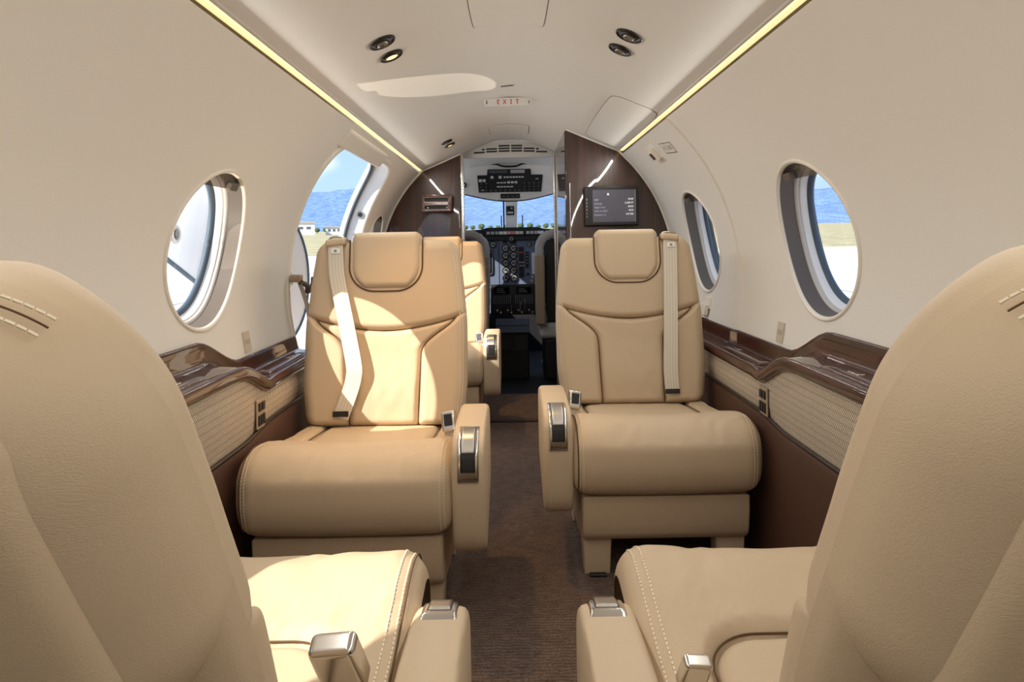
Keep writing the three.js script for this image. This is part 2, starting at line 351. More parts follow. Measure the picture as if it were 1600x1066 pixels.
for (const [e, d0, d1] of [[-1, BACK, 4.6], [1, BACK, 4.6]]) mesh('skin_skirt', box(0.01, 0.34, d1 - d0, e * 0.812, 0.11, -(d0 + d1) / 2), whiteMat, skin);
// floor, aft wall, belly
const floorS = structure('floor', 'dark brown ribbed carpet on the cabin floor', 'floor');
mesh('carpet', grid(1, 1, (s, t) => [lerp(-0.8, 0.8, s), 0, -lerp(BACK, 4.5, t)], { uv: (p) => [p[0], p[2]] }), carpet, floorS);
mesh('subfloor', box(1.9, 0.05, 6.4, 0, -0.03, -1.95), brownMat, floorS);
mesh('threshold', rbox(0.5, 0.012, 0.03, 0.004, -0.03, 0.004, -3.80), S({ color: 0x2e2622, roughness: 0.5 }), floorS);
const wallB = structure('wall_back', 'cream aft bulkhead behind the camera', 'wall');
mesh('bulkhead', box(2.0, 2.0, 0.04, 0, 0.9, 1.27), wallMat, wallB);

// side ledges, fabric panels and lower panels
const LEDGE_X = 0.745;
const dStep = (d) => smoothstep(d, 1.85, 2.08);                       // 0 aft (high) .. 1 forward (low)
function sidePanels(side, dEnd, names) {
  const cut = side < 0 ? 2.62 : 3.6;
  const inY = (d) => lerp(0.662, 0.590, dStep(d)), backY = (d) => lerp(0.735, 0.648, smoothstep(d, 1.84, 2.1));
  const inX = (d) => LEDGE_X - 0.012 * Math.sin(Math.PI * clamp((d - 1.8) / 0.35, 0, 1));
  const wallX = (y) => Math.sqrt(RW * RW - (y - CY) ** 2);
  const ss = Array.from({ length: 121 }, (_, i) => i / 120);
  const ledge = thing('side_ledge', names[0], 'ledge');
  const D = (s) => lerp(BACK + 0.02, cut, s);
  // lacquered top: section from the wall down to the inner edge
  const section = (d) => {
    const yb = backY(d), yi = inY(d), xw = wallX(yb) - (side > 0 && d > 2.58 ? 0.014 : 0.003), xi = inX(d);
    return [[xw, yb + 0.004], [xw - 0.006, yb + 0.008], [xw - 0.014, yb + 0.002], [xw - 0.022, lerp(yb, yi, 0.62)], [xw - 0.030, lerp(yb, yi, 0.72)], [lerp(xw, xi, 0.72), lerp(yb, yi, 0.84)], [xi + 0.016, yi + 0.010], [xi + 0.004, yi + 0.012], [xi - 0.006, yi + 0.005], [xi - 0.008, yi - 0.006], [xi - 0.004, yi - 0.020], [xi + 0.006, yi - 0.026], [xi + 0.03, yi - 0.026]];
  };
  mesh('top', grid(120, 40, (s, t) => {
    const q = section(D(s)), c = new THREE.CatmullRomCurve3(q.map(([x, y]) => V(x, y, 0)), false, 'centripetal').getPoint(t);
    return [side * c.x, c.y, -D(s)];
  }, { ss, flip: side > 0, uv: (p) => [p[1] + p[0], p[2]] }), mahogany, ledge);
  // recessed tray lids lying in the ledge
  for (const [a, b] of [[1.25, 1.72], [2.14, 2.5]]) {
    const lid = mesh('tray_lid', grid(30, 10, (s, t) => {
      const d = lerp(a, b, s), e = prof(Math.min(s, 1 - s) / 0.08) * prof(Math.min(t, 1 - t) / 0.3), yb = lerp(backY(d), inY(d), 0.76), yi = inY(d) + 0.011, xw = wallX(backY(d)) - 0.036, xi = inX(d) + 0.022;
      return [side * lerp(xw, xi, t), lerp(yb, yi, t) - 0.001 + 0.007 * e, -d];
    }, { ss: dense(30, 0.8), ts: dense(12, 0.8), flip: side > 0, uv: (p) => [p[0], p[2]] }), mahogany, ledge);
    const dm = (a + b) / 2;
    mesh('latch', rbox(0.018, 0.006, 0.05, 0.002, side * (LEDGE_X + 0.05), lerp(backY(dm), inY(dm), 0.85) + 0.008, -dm - 0.1), chrome, lid);
  }
  const fy0 = (d) => 0.478 - 0.022 * smoothstep(d, 1.2, 1.9) * 0 - 0.018 * (1 - dStep(d));
  const panel = thing('lower_sidewall', names[1], 'panel');
  mesh('fabric_panel', grid(120, 8, (s, t) => { const d = D(s); return [side * (LEDGE_X + 0.004 - 0.006 * Math.sin(t * Math.PI)), lerp(fy0(d), inY(d) - 0.0265, t), -d]; }, { ss, flip: side < 0, uv: (p) => [p[2], p[1]] }), fabric, panel);
  mesh('lower_panel', grid(60, 12, (s, t) => { const d = D(s), e = prof((1 - t) / 0.05); return [side * lerp(0.742, LEDGE_X + 0.006 - 0.014 * e, t), lerp(0.0, fy0(d) + 0.002, t), -d]; }, { ts: [0, .2, .4, .6, .8, .9, .95, .97, .985, .995, 1], flip: side < 0, uv: (p) => [p[2], p[1]] }), brownMat, panel);
  mesh('rail', grid(120, 8, (s, t) => { const d = D(s), a = t * Math.PI * 2; return [side * (LEDGE_X - 0.004 + 0.006 * Math.cos(a)), fy0(d) + 0.006 * Math.sin(a), -d]; }, { ss }), S({ name: 'dark_rail', color: 0x2c1c15, roughness: 0.35 }), panel);
  return cut;
}
sidePanels(-1, 2.6, ['glossy mahogany side ledge under the left window', 'left side panel of woven herringbone fabric over brown vinyl']);
sidePanels(1, 3.6, ['glossy mahogany side ledge under the right windows', 'right side panel of woven herringbone fabric over brown vinyl']);

// small control plates on the fabric, instruction placards, switch box and sign on the right wall
function controlPlate(side, d, y, label) {
  const g = thing('seat_control_plate', label, 'control panel', [side * 0.738, y, -d], side < 0 ? Math.PI / 2 : -Math.PI / 2);
  mesh('plate', rbox(0.058, 0.085, 0.006, 0.003), S({ name: 'bronze_plate', color: 0xb6a58b, roughness: 0.4, metalness: 0.4 }), g);
  for (const [x, yy, w, h] of [[-0.012, 0.020, 0.018, 0.024], [0.014, 0.020, 0.02, 0.024], [-0.018, -0.018, 0.012, 0.03], [0, -0.018, 0.012, 0.03], [0.018, -0.018, 0.012, 0.03]])
    mesh('button', rbox(w, h, 0.006, 0.002, x, yy, 0.004), darkPlastic, g);
}
controlPlate(1, 2.02, 0.518, 'small bronze seat control plate on the right fabric panel');
controlPlate(-1, 1.975, 0.518, 'small bronze seat control plate on the left fabric panel');
function onWall(g, side, d, y, R, off = 0.002) { const ph = phiOf(y, R); const p = wallPt(side, d, ph, R - off); g.position.set(...p); g.rotation.set(0, side < 0 ? Math.PI / 2 : -Math.PI / 2, 0); g.rotateX(ph); return g; }
const placardTex = canvas(256, 320, (c, w, h) => { c.fillStyle = '#cfc3ae'; c.fillRect(0, 0, w, h); c.fillStyle = '#4a4137'; c.font = 'bold 25px sans-serif'; c.textAlign = 'center'; c.fillText('FASTEN SEAT BELT', w / 2, 150); c.fillText('WHILE SEATED', w / 2, 190); c.fillRect(20, 164, 216, 3); c.fillRect(50, 204, 156, 3); });
const decal = (w, h, tex, z = 0.0032) => [at(new THREE.PlaneGeometry(w, h), 0, 0, z), S({ map: tex, roughness: 0.5 })];
for (const [s, l] of [[-1, 'small beige instruction placard on the left wall below the window'], [1, 'small beige instruction placard on the right wall below the window']]) {
  const g = onWall(thing('wall_placard', l, 'placard'), s, 2.2, 0.695, RW);
  mesh('plate', rbox(0.052, 0.066, 0.005, 0.002), S({ name: 'placard_plate', color: 0xcfc3ae, roughness: 0.5 }), g);
  mesh('print', ...decal(0.05, 0.064, placardTex), g);
}
{
  const g = onWall(thing('wall_switch_box', 'white wall switch box with a dark red button near the right cabinet', 'switch'), 1, 3.08, 1.392, FWD_R);
  mesh('plate', rbox(0.15, 0.105, 0.004, 0.003), wallMat, g);
  mesh('housing', extrude([[-0.04, -0.022], [0.045, -0.03], [0.045, 0.03], [-0.04, 0.022]], 0.022, 0.003), trimMat, g);
  mesh('button', rbox(0.034, 0.034, 0.006, 0.003, 0.02, 0, 0.026), S({ name: 'dark_red', color: 0x4a1410, roughness: 0.35 }), g);
  const s = onWall(thing('wall_sign', 'small outlined warning sign on the right wall above the switch box', 'sign'), 1, 2.86, 1.388, FWD_R);
  const tex = canvas(320, 128, (c, w, h) => {
    c.fillStyle = '#ece5da'; c.fillRect(0, 0, w, h); c.strokeStyle = '#2c2020'; c.lineWidth = 7; c.strokeRect(4, 4, w - 8, h - 8); c.beginPath(); c.moveTo(130, 4); c.lineTo(130, h - 4); c.stroke();
    c.fillStyle = '#7a3a34'; c.font = 'bold 62px sans-serif'; c.textAlign = 'center'; c.fillText('+S', 68, 86); c.font = 'bold 58px sans-serif'; c.fillText('IIIII', 224, 84);
  });
  mesh('plate', rbox(0.145, 0.058, 0.003, 0.001), trimMat, s);
  mesh('print', ...decal(0.143, 0.056, tex, 0.0022), s);
  s.rotateZ(-0.12);
  const f = onWall(thing('wall_fixture', 'small white folded fixture low on the right wall behind the seat', 'fixture'), 1, 3.0, 0.70, FWD_R);
  mesh('base', rbox(0.09, 0.05, 0.008, 0.004, 0, 0.02, 0), trimMat, f);
  mesh('flap', rbox(0.07, 0.05, 0.02, 0.006, 0, -0.012, 0.012), trimMat, f);
}

// ───────────── ceiling fittings
function onCeil(g, x, d, off = 0) { const n = ceilN(x); const p = ceilSurf(x, d, off); g.position.set(...p); g.rotation.set(0, 0, Math.atan2(n.x, -n.y)); return g; }   // local -y looks into the cabin
const bezelMat = S({ name: 'dark_bronze', color: 0x2b2420, roughness: 0.35, metalness: 0.5 });
const bulbMat = S({ name: 'lit_lens', color: 0xffe3b0, emissive: 0xffc877, emissiveIntensity: 2.2 });
const lens = P({ name: 'dull_lens', color: 0x8d857a, roughness: 0.2, metalness: 0.6 });
const lathe = (pts, n = 36) => new THREE.LatheGeometry(pts.map(([r, y]) => new THREE.Vector2(r, y)), n);
function spot(name, label, cat, x, d, r, lit) {
  const g = onCeil(thing(name, label, cat, undefined, 0, 'overhead lights and air outlets'), x, d);
  mesh('bezel', lathe([[r, 0.002], [r, -0.004], [r * 0.93, -0.007], [r * 0.86, -0.004], [r * 0.8, 0.006], [r * 0.5, 0.004]]), bezelMat, g);
  const b = mesh('eyeball', lathe([[r * 0.74, 0.006], [r * 0.70, -0.003], [r * 0.62, -0.008], [r * 0.52, -0.009], [r * 0.5, -0.004]]), lit ? bezelMat : darkPlastic, g);
  if (lit) {
    mesh('lens', lathe([[0.0001, -0.009], [r * 0.5, -0.006], [r * 0.52, -0.003]]), bulbMat, b);
    const l = new THREE.SpotLight(0xffc985, 1.2, 0, 0.6, 0.6); l.name = 'reading_lamp';
    const p = ceilSurf(x, d, 0.02); l.position.set(...p); l.target.position.set(p[0] * 0.9, 0, p[2]); l.castShadow = true; scene.add(l, l.target);
  } else {
    mesh('nozzle', lathe([[0.0001, -0.008], [r * 0.2, -0.010], [r * 0.3, -0.012], [r * 0.38, -0.012], [r * 0.44, -0.006]]), lens, b);
  }
}
spot('air_outlet', 'dark round air outlet beside the lit lamp, left ceiling', 'air outlet', -0.357, 1.92, 0.040);
spot('reading_light', 'small lit reading lamp in the left ceiling, the glowing one nearest', 'reading light', -0.356, 2.06, 0.038, true);
spot('air_outlet', 'larger dark round air outlet in the right ceiling', 'air outlet', 0.341, 1.922, 0.040);
spot('reading_light', 'unlit dark reading lamp in the right ceiling below the outlet', 'reading light', 0.339, 2.063, 0.038);
spot('air_outlet', 'tiny dark air outlet in the far left ceiling near the bulkhead', 'air outlet', -0.357, 3.82, 0.034);
spot('reading_light', 'tiny lit reading lamp in the far left ceiling near the bulkhead', 'reading light', -0.352, 3.95, 0.034, true);
{
  const exitTex = canvas(512, 96, (c, w, h) => { c.fillStyle = '#d8d4cd'; c.fillRect(0, 0, w, h); c.fillStyle = '#c63a4a'; c.font = 'bold 80px sans-serif'; c.textAlign = 'center'; let x = 136; for (const ch of 'EXIT') { c.fillText(ch, x, 76); x += 80; } });
  const g = thing('exit_sign', 'white ceiling sign reading EXIT in red letters', 'sign', [-0.008, 1.664, -3.22]);
  mesh('housing', extrude(roundRect(-0.112, -0.0205, 0.112, 0.0205, 0.012), 0.02, 0.003), S({ name: 'sign_grey', color: 0xd8d4cd, roughness: 0.5 }), g);
  mesh('lettering', at(new THREE.PlaneGeometry(0.19, 0.0356), 0, 0, 0.0245), S({ map: exitTex, roughness: 0.4 }), g);
  for (const s of [-1, 1]) mesh('bracket', rbox(0.018, 0.02, 0.01, 0.003, s * 0.098, -0.002, 0.018), S({ color: 0x8f8b86, roughness: 0.4 }), g);
  g.rotation.x = 0.15;
  const sl = onCeil(thing('ceiling_sensor', 'tiny grey sensor slot above the exit sign', 'sensor'), -0.01, 2.95);
  mesh('frame', rbox(0.075, 0.006, 0.04, 0.002, 0, -0.002, 0), ceilMat, sl);
  mesh('window', rbox(0.055, 0.004, 0.024, 0.001, 0, -0.005, 0), S({ color: 0x77736f, roughness: 0.3 }), sl);
}
// access hatches: thin lids with a joint round them
function hatch(name, label, pts) {                      // pts: [x, d] outline
  const g = thing(name, label, 'hatch');
  const o = spline(pts, 160, true), c = [0, 0];
  o.forEach((p) => { c[0] += p[0] / o.length; c[1] += p[1] / o.length; });
  const lid = mesh('lid', grid(o.length - 1, 12, (s, t) => { const p = o[Math.round(s * (o.length - 1))], k = 0.995 * t; return ceilSurf(lerp(c[0], p[0], k), lerp(c[1], p[1], k), 0.003 * prof((1 - t) / 0.02)); }, { ts: [0, .1, .25, .4, .55, .7, .8, .9, .95, .98, .99, 1], uv: (p) => [p[0], p[2]] }), ceilMat, g);
  mesh('joint', tube(o.map(([x, d]) => V(...ceilSurf(x, d, 0.0))), 0.0016, 300, 6, true), S({ name: 'joint_grey', color: 0x77716a, roughness: 0.9 }), g);
}
const rrPts = (x0, d0, x1, d1, r) => roundRect(x0, d0, x1, d1, r, 3);
hatch('ceiling_hatch', 'flush rectangular access hatch in the ceiling above the lamps', rrPts(-0.108, 1.66, 0.109, 2.13, 0.016));
hatch('ceiling_hatch', 'flush access hatch in the right ceiling beside the cabinet', rrPts(0.392, 2.58, 0.568, 3.56, 0.05));
hatch('ceiling_hatch', 'small flush ceiling hatch just before the cockpit', rrPts(-0.12, 3.93, 0.11, 4.22, 0.012));

// ───────────── forward bulkheads, cabinet, monitor
const bulkR = 3.63, bulkL = 4.45;
function bulkOutline(x0, inset = 0) {                  // right-hand section outline from x0 outwards (x >= 0)
  const o = [];
  for (let i = 0; i <= 12; i++) { const x = lerp(x0, 0.572, i / 12); o.push([x, ceilY(x) - 0.004 - inset]); }
  for (let i = 0; i <= 24; i++) { const ph = lerp(PHI_TOP - 0.015, -0.9, i / 24), R = FWD_R - 0.004 - inset; o.push([R * Math.cos(ph), CY + R * Math.sin(ph)]); }
  o.push([0.40, 0.003], [x0, 0.003]);
  return o;
}
{
  const g = thing('forward_cabinet', 'tall walnut veneer cabinet on the right before the cockpit', 'cabinet');
  mesh('front_panel', at(extrude(bulkOutline(0.295), 0.02, 0.002), 0, 0, -bulkR - 0.02), walnut, g);
  mesh('side_panel', box(0.02, 1.59, bulkL - bulkR, 0.300, 0.797, -(bulkL + bulkR) / 2 - 0.02), walnut, g);
  mesh('edge_molding', tube(bulkOutline(0.300).slice(0, 36).map(([x, y]) => [x, y + 0.004, -bulkR + 0.004]), 0.006, 160, 8), trimMat, g);
  mesh('chrome_rail', rbox(0.006, 0.62, 0.02, 0.003, 0.3125, 1.0, -bulkR + 0.006), chrome, g);
  mesh('door_track', rbox(0.012, 1.56, 0.03, 0.003, 0.284, 0.79, -bulkL - 0.02), chrome, g);
  const b = structure('wall_front', 'dark walnut veneer bulkhead on the left of the cockpit doorway', 'bulkhead');
  const mir = (o) => o.map(([x, y]) => [-x, y]).reverse();
  mesh('bulkhead_panel', at(extrude(mir(bulkOutline(0.325)), 0.02, 0.002), 0, 0, -bulkL - 0.02), walnut, b);
  mesh('edge_molding', tube(bulkOutline(0.325).slice(0, 36).map(([x, y]) => [-x, y + 0.004, -bulkL + 0.004]), 0.007, 160, 8), trimMat, b);
  mesh('door_post', rbox(0.02, 1.57, 0.04, 0.004, -0.316, 0.79, -bulkL - 0.0), chrome, b);
  mesh('bulkhead_panel', at(extrude(bulkOutline(0.325), 0.02, 0.002), 0, 0, -bulkL - 0.06), walnut, b);
}
{
  const tex = canvas(640, 448, (c, w, h) => {
    c.fillStyle = '#4a4a55'; c.fillRect(0, 0, w, h);
    c.fillStyle = '#dfe4f0'; c.beginPath(); c.arc(235, 62, 17, 0, 7); c.fill(); c.fillStyle = '#aeb4c4'; c.font = '20px sans-serif'; c.fillText('▬▬▬▬▬▬', 262, 68);
    c.font = '34px sans-serif'; c.fillStyle = '#a9aec0';
    ['GMT', 'Altitude', 'Flight Time', 'Time To DEST', 'Distance To'].forEach((s, i) => c.fillText(s, 22, 152 + i * 52));
    c.textAlign = 'right'; c.fillStyle = '#f0f2f8'; c.font = 'bold 34px sans-serif';
    ['18:00', '2,260 FT', '00:03', 'NCD', '0.0 NM'].forEach((s, i) => c.fillText(s, w - 22, 142 + i * 52));
  });
  const g = thing('cabin_monitor', 'black framed flight information screen on the walnut cabinet', 'monitor', [0.53, 1.184, -bulkR + 0.022]);
  mesh('housing', rbox(0.285, 0.208, 0.03, 0.006), darkPlastic, g);
  mesh('screen', at(new THREE.PlaneGeometry(0.222, 0.170), 0.010, 0, 0.0153), P({ name: 'screen', map: tex, roughness: 0.15, emissive: 0xffffff, emissiveMap: tex, emissiveIntensity: 0.25, clearcoat: 1 }), g);
  mesh('screen_edge', rbox(0.003, 0.172, 0.004, 0.001, 0.1235, 0, 0.0155), steel, g);
  for (let i = 0; i < 6; i++) mesh('button', rbox(0.004, 0.010, 0.003, 0.001, -0.132, -0.055 + i * 0.018, 0.0155), steel, g);
  const rl = new THREE.RectAreaLight(0xaab0d0, 0.25, 0.222, 0.17); rl.name = 'screen_lamp'; rl.position.set(0.54, 1.184, -bulkR + 0.05); rl.lookAt(0.54, 1.184, 0); scene.add(rl);
}
{
  const g = thing('wooden_slot_box', 'red wood box with two dark slots on the left bulkhead', 'holder', [-0.482, 1.262, -bulkL + 0.02]);
  mesh('body', extrude(roundRect(-0.1, -0.056, 0.1, 0.056, 0.006), 0.03, 0.003, [roundRect(-0.082, 0.008, 0.08, 0.038, 0.012).reverse(), roundRect(-0.082, -0.042, 0.08, -0.012, 0.012).reverse()]), redWood, g);
  mesh('back', rbox(0.19, 0.1, 0.006, 0.002, 0, 0, 0.004), darkPlastic, g);
  for (const y of [0.023, -0.027]) mesh('slot_rim', tube(roundRect(-0.082, y - 0.015, 0.08, y + 0.015, 0.012).map(([x, yy]) => [x, yy, 0.031]), 0.0028, 80, 6, true), P({ name: 'pale_rim', color: 0xa9836a, roughness: 0.3 }), g);
  for (const x of [-0.06, 0.065]) mesh('screw', cyl(0.004, 0.004, 0.006, x, -0.027, 0.012, Math.PI / 2), steel, g);
}

// ───────────── passenger seats
function stitches(pts, size = [0.0075, 0.0018, 0.0016], gap = 0.011) {   // pts: [Vector3, normal] along the seam
  const out = [], curve = new THREE.CatmullRomCurve3(pts.map((p) => p[0])), len = curve.getLength(), n = Math.max(2, Math.round(len / gap));
  for (let i = 0; i < n; i++) {
    const t = (i + 0.5) / n, c = curve.getPointAt(t), tan = curve.getTangentAt(t), k = Math.min(pts.length - 1, Math.round(curve.getUtoTmapping(t) * (pts.length - 1)));
    const nn = pts[k][1].clone(); nn.addScaledVector(tan, -nn.dot(tan)).normalize();
    const bi = new THREE.Vector3().crossVectors(tan, nn);
    const g = new THREE.BoxGeometry(size[0], size[2], size[1]);
    g.applyMatrix4(new THREE.Matrix4().makeBasis(tan, nn, bi).setPosition(c.addScaledVector(nn, size[2] * 0.3)));
    out.push(g);
  }
  return merge(out);
}
const SEAT_PROFILE = new THREE.CatmullRomCurve3([[-0.66, 0.402], [-0.52, 0.410], [-0.40, 0.420], [-0.30, 0.437], [-0.22, 0.457], [-0.15, 0.473], [-0.095, 0.476], [-0.04, 0.457], [-0.008, 0.418], [0.0, 0.37], [-0.004, 0.318], [-0.022, 0.277], [-0.06, 0.254], [-0.13, 0.246], [-0.28, 0.245], [-0.66, 0.245]].map(([z, y]) => V(z, y, 0)), false, 'centripetal');
const padIn = (x, z) => {                                  // distance outside (+) or inside (-) the recessed seat pad
  const cx = 0.185, r = 0.08, z1 = -0.265;
  const qx = Math.abs(x) - (cx - r), qz = z - (z1 - r);
  return Math.hypot(Math.max(qx, 0), Math.max(qz, 0)) + Math.min(Math.max(qx, qz), 0) - r;
};
function seatTop(x, t) {                                   // point and normal of the big seat cushion
  const p = SEAT_PROFILE.getPoint(t), tan = SEAT_PROFILE.getTangent(t), nx = -tan.y, ny = tan.x;   // outward normal in (z, y)
  const r = 0.058, over = Math.max(0, Math.abs(x) - (0.282 - r)) / r, inset = r * (1 - Math.sqrt(Math.max(0, 1 - over * over)));
  let z = p.x - nx * inset, y = p.y - ny * inset;
  const cv = lerp(0.005, -0.012, smoothstep(ny, 0.1, 0.9)) * (1 - (x / 0.28) ** 2);
  z += nx * cv; y += ny * cv;
  if (ny > 0.3) {
    const d = padIn(x, z);
    y -= 0.050 * smoothstep(-d, -0.020, 0.022);
    const pk = Math.exp(-((d / 0.05) ** 2)) * (d > 0 ? 1 : 0);
    y += 0.0022 * pk * noise2(Math.atan2(z + 0.37, x) * 9 + 3, 1.5);
    y += 0.0016 * noise2(x * 9, z * 9);
    const px = Math.abs(x) - 0.150, pz = z + 0.285, pr = Math.hypot(px, pz);   // puckers where the pad corner is sewn in
    y -= 0.0045 * Math.exp(-pr / 0.05) * smoothstep(d, -0.012, 0.012) * (0.5 + 0.5 * Math.sin(Math.atan2(pz, px) * 13 + 4 * noise2(x * 20, z * 20)));
    y += 0.0013 * Math.sin((x * 0.9 + z * 0.55) * 95 + 3 * noise2(x * 6 + 2, z * 6)) * smoothstep(noise2(x * 5 + 7, z * 5), 0.0, 0.5);
  }
  return [x, y, z];
}
const unitX = dense(110, 0.75), unitT = (() => { const o = []; for (let i = 0; i <= 130; i++) o.push(i / 130); return o; })();
const cushionGeo = grid(0, 0, (s, t) => seatTop((s - 0.5) * 2 * 0.2815, t), { ss: unitX, ts: unitT });
const padGeo = grid(60, 60, (s, t) => {
  const a = (s - 0.5) * 2, x = a * 0.186, z0 = -0.65, z = lerp(z0, -0.267, t);
  const d = -padIn(x, z), e = prof(clamp((d + 0.002) / 0.03, 0, 1));
  return [x, lerp(0.366, 0.402, t) + 0.024 * e + 0.0015 * noise2(x * 7 + 4, z * 8), z];
}, { ts: dense(60, 0.5), ss: dense(60, 0.6) });
function seatFrame(recline, depth, near) {
  const c = Math.cos(recline), s = Math.sin(recline), L = near ? 0.637 : 0.632, piv = [near ? 0.400 : 0.392, -depth];
  const B = (u, v, h) => { const hh = h + 0.012 * Math.sin(Math.PI * clamp(v / L, 0, 1)) * 0; return [u, piv[0] + v * c + hh * s, piv[1] - v * s + hh * c]; };
  const N = V(0, s, c);
  const wRaw = (v) => { const k = v / L; return (near ? 0.247 : 0.266) + 0.012 * smoothstep(k, 0, 0.25) - 0.012 * smoothstep(k, 0.5, 0.8) - 0.016 * smoothstep(k, 0.72, 1); };
  const w = (v) => { let x = wRaw(v); const rt = near ? 0.105 : 0.05, rb = 0.04; if (v > L - rt) x -= rt - Math.sqrt(Math.max(0, rt * rt - (v - L + rt) ** 2)); if (v < rb) x -= rb - Math.sqrt(Math.max(0, rb * rb - (rb - v) ** 2)); return x; };
  const seam = (u) => 0.315 + 0.060 * Math.pow(Math.abs(u) / 0.27, 2);
  const g = (v) => 0.115 + 0.010 * (v / 0.3) + 0.11 * Math.pow(smoothstep(v, 0.22, 0.36), 1.6);
  return { B, N, w, seam, g, L };
}
function makeSeat(label, { pos, turn, side, recline = 0.2, depth = 0.595, belt, buckle, near = false, group }) {
  const seat = thing('passenger_seat', label, 'seat', pos, turn, group);
  const { B, N, w, seam, g, L } = seatFrame(recline, depth, near);
  // lower structure
  mesh('seat_cushion', cushionGeo, leather, seat);
  mesh('seat_pad', padGeo, leather, seat);
  { const o = []; for (let i = 0; i <= 24; i++) o.push([-0.188, lerp(-0.62, -0.347, i / 24)]); for (let i = 1; i <= 16; i++) { const a = Math.PI - i / 16 * Math.PI / 2; o.push([-0.105 + 0.083 * Math.cos(a), -0.345 + 0.083 * Math.sin(a)]); } const q = o.concat(o.slice().reverse().map(([x, z]) => [-x, z]));
    mesh('pad_seam', tube(q.map(([x, z]) => V(x, 0.400 + 0.034 * clamp((z + 0.62) / 0.36, 0, 1) - 0.013, z)), 0.0017, 160, 6), seamMat, seat); }
  for (const e of [-1, 1]) for (const dx of near ? [-0.0065, 0.0065] : [-0.005, 0.005]) {
    const pts = [];
    for (let i = 0; i <= 60; i++) {
      const t = lerp(0.02, 0.76, i / 60), x = e * (0.250 + dx), a = seatTop(x, t), b = seatTop(x, t + 0.004), c = seatTop(x + 0.004, t);
      const n = new THREE.Vector3().crossVectors(V(b[0] - a[0], b[1] - a[1], b[2] - a[2]), V(c[0] - a[0], c[1] - a[1], c[2] - a[2])).normalize();
      const mid = seatTop(x, t); if (n.dot(V(0, mid[1] - 0.36, mid[2] + 0.2)) < 0) n.negate();
      pts.push([V(...a), n]);
    }
    const st = mesh('stitching', stitches(pts, near ? [0.0062, 0.0022, 0.0018] : [0.006, 0.0016, 0.0014], 0.0085), threadMat, seat); st.userData.kind = 'stuff';
    if (dx > 0) mesh('seam', tube(pts.map((p) => p[0].clone().add(V(-dx, 0, 0))), 0.0016, 120, 6), seamMat, seat);
  }
  mesh('skirt', at(extrude(spline([[-0.6, 0.245], [-0.6, 0.10], [-0.10, 0.105], [-0.065, 0.125], [-0.05, 0.18], [-0.045, 0.25]], 30), 0.47, 0.012), 0.235, 0, 0, 0, -Math.PI / 2), leather, seat);
  for (const x of [-0.2, 0.2]) for (const z of [-0.13, -0.52]) {
    const lg = mesh('leg', at(extrude([[-0.038, 0], [0.038, 0], [0.045, 0.13], [-0.045, 0.13]], 0.06, 0.008), x, 0, z - 0.03), leatherArm, seat);
    mesh('floor_track', rbox(0.05, 0.008, 0.11, 0.003, x, 0.004, z), darkPlastic, lg);
  }
  // backrest
  const back = new THREE.Group(); back.name = 'backrest'; seat.add(back);
  const shell = (T, edge, v0, rb) => grid(0, 0, (s, t) => {
    const v = lerp(v0, L, t), x = (s - 0.5) * 2;
    let ww = w(Math.min(v, L - 1e-4));
    if (rb && v < v0 + rb) ww -= rb - Math.sqrt(Math.max(0, rb * rb - (v0 + rb - v) ** 2));
    const d = Math.min((1 - Math.abs(x)) * ww, L - v, v - v0);
    return B(x * ww, v, -T * prof(d / edge));
  }, { ss: dense(60, 0.85), ts: dense(70, 0.85), flip: true });
  if (near) {
    mesh('back_shell', shell(0.085, 0.075, 0.335, 0.085), leather, back);
    mesh('lower_shell', grid(0, 0, (s, t) => { const v = lerp(0, 0.45, t), a = (s - 0.5) * 2, ww = w(v), d = Math.min((1 - Math.abs(a)) * ww, v); return B(a * ww, v, -0.045 * prof(d / 0.06)); }, { ss: dense(40, 0.85), ts: dense(40, 0.6), flip: true }), leather, back);
  } else mesh('back_shell', shell(0.095, 0.075, 0, 0), leather, back);
  const upperH = (d1, d2) => 0.046 * prof(d1 / 0.042) * (0.25 + 0.75 * prof(d2 / 0.022));
  mesh('upper_panel', grid(0, 0, (s, t) => {
    const a = (s - 0.5) * 2, v = lerp(seam(a * 0.255), L, t), ww = w(Math.min(v, L - 1e-4));
    return B(a * ww, v, upperH(Math.min((1 - Math.abs(a)) * ww, L - v), v - seam(a * 0.255)));
  }, { ss: dense(70, 0.7), ts: dense(60, 0.7) }), leather, back);
  mesh('lower_panel', grid(0, 0, (s, t) => {
    const a = (s - 0.5) * 2, v = seam(a * 0.225) * t, gg = g(v), d1 = (1 - Math.abs(a)) * gg, d2 = Math.min(v, seam(a * 0.225) - v);
    return B(a * gg, v, (0.042 + 0.010 * Math.exp(-(((v - 0.1) / 0.09) ** 2))) * (0.35 + 0.65 * prof(d1 / 0.02)) * (0.3 + 0.7 * prof(d2 / 0.022)) + 0.0008 * noise2(a * 3 + 9, v * 14));
  }, { ss: dense(50, 0.75), ts: dense(60, 0.7) }), leather, back);
  for (const e of [-1, 1]) mesh('side_bolster', grid(0, 0, (s, t) => {
    const v = t * seam(lerp(0.235, 0.272, s)), u = lerp(g(v), w(v), s), d1 = (u - g(v)), d2 = w(v) - u, d3 = Math.min(v, seam(u) - v);
    return B(e * u, v, 0.058 * (0.3 + 0.7 * prof(d1 / 0.025)) * prof(d2 / 0.045) * (0.25 + 0.75 * prof(clamp(d3, 0, 1) / 0.022)));
  }, { ss: dense(40, 0.75), ts: dense(60, 0.7), flip: e < 0 }), leather, back);
  // headrest, tapering to a rounded lower edge
  const HV = [0.452, 0.660], hw = 0.123;
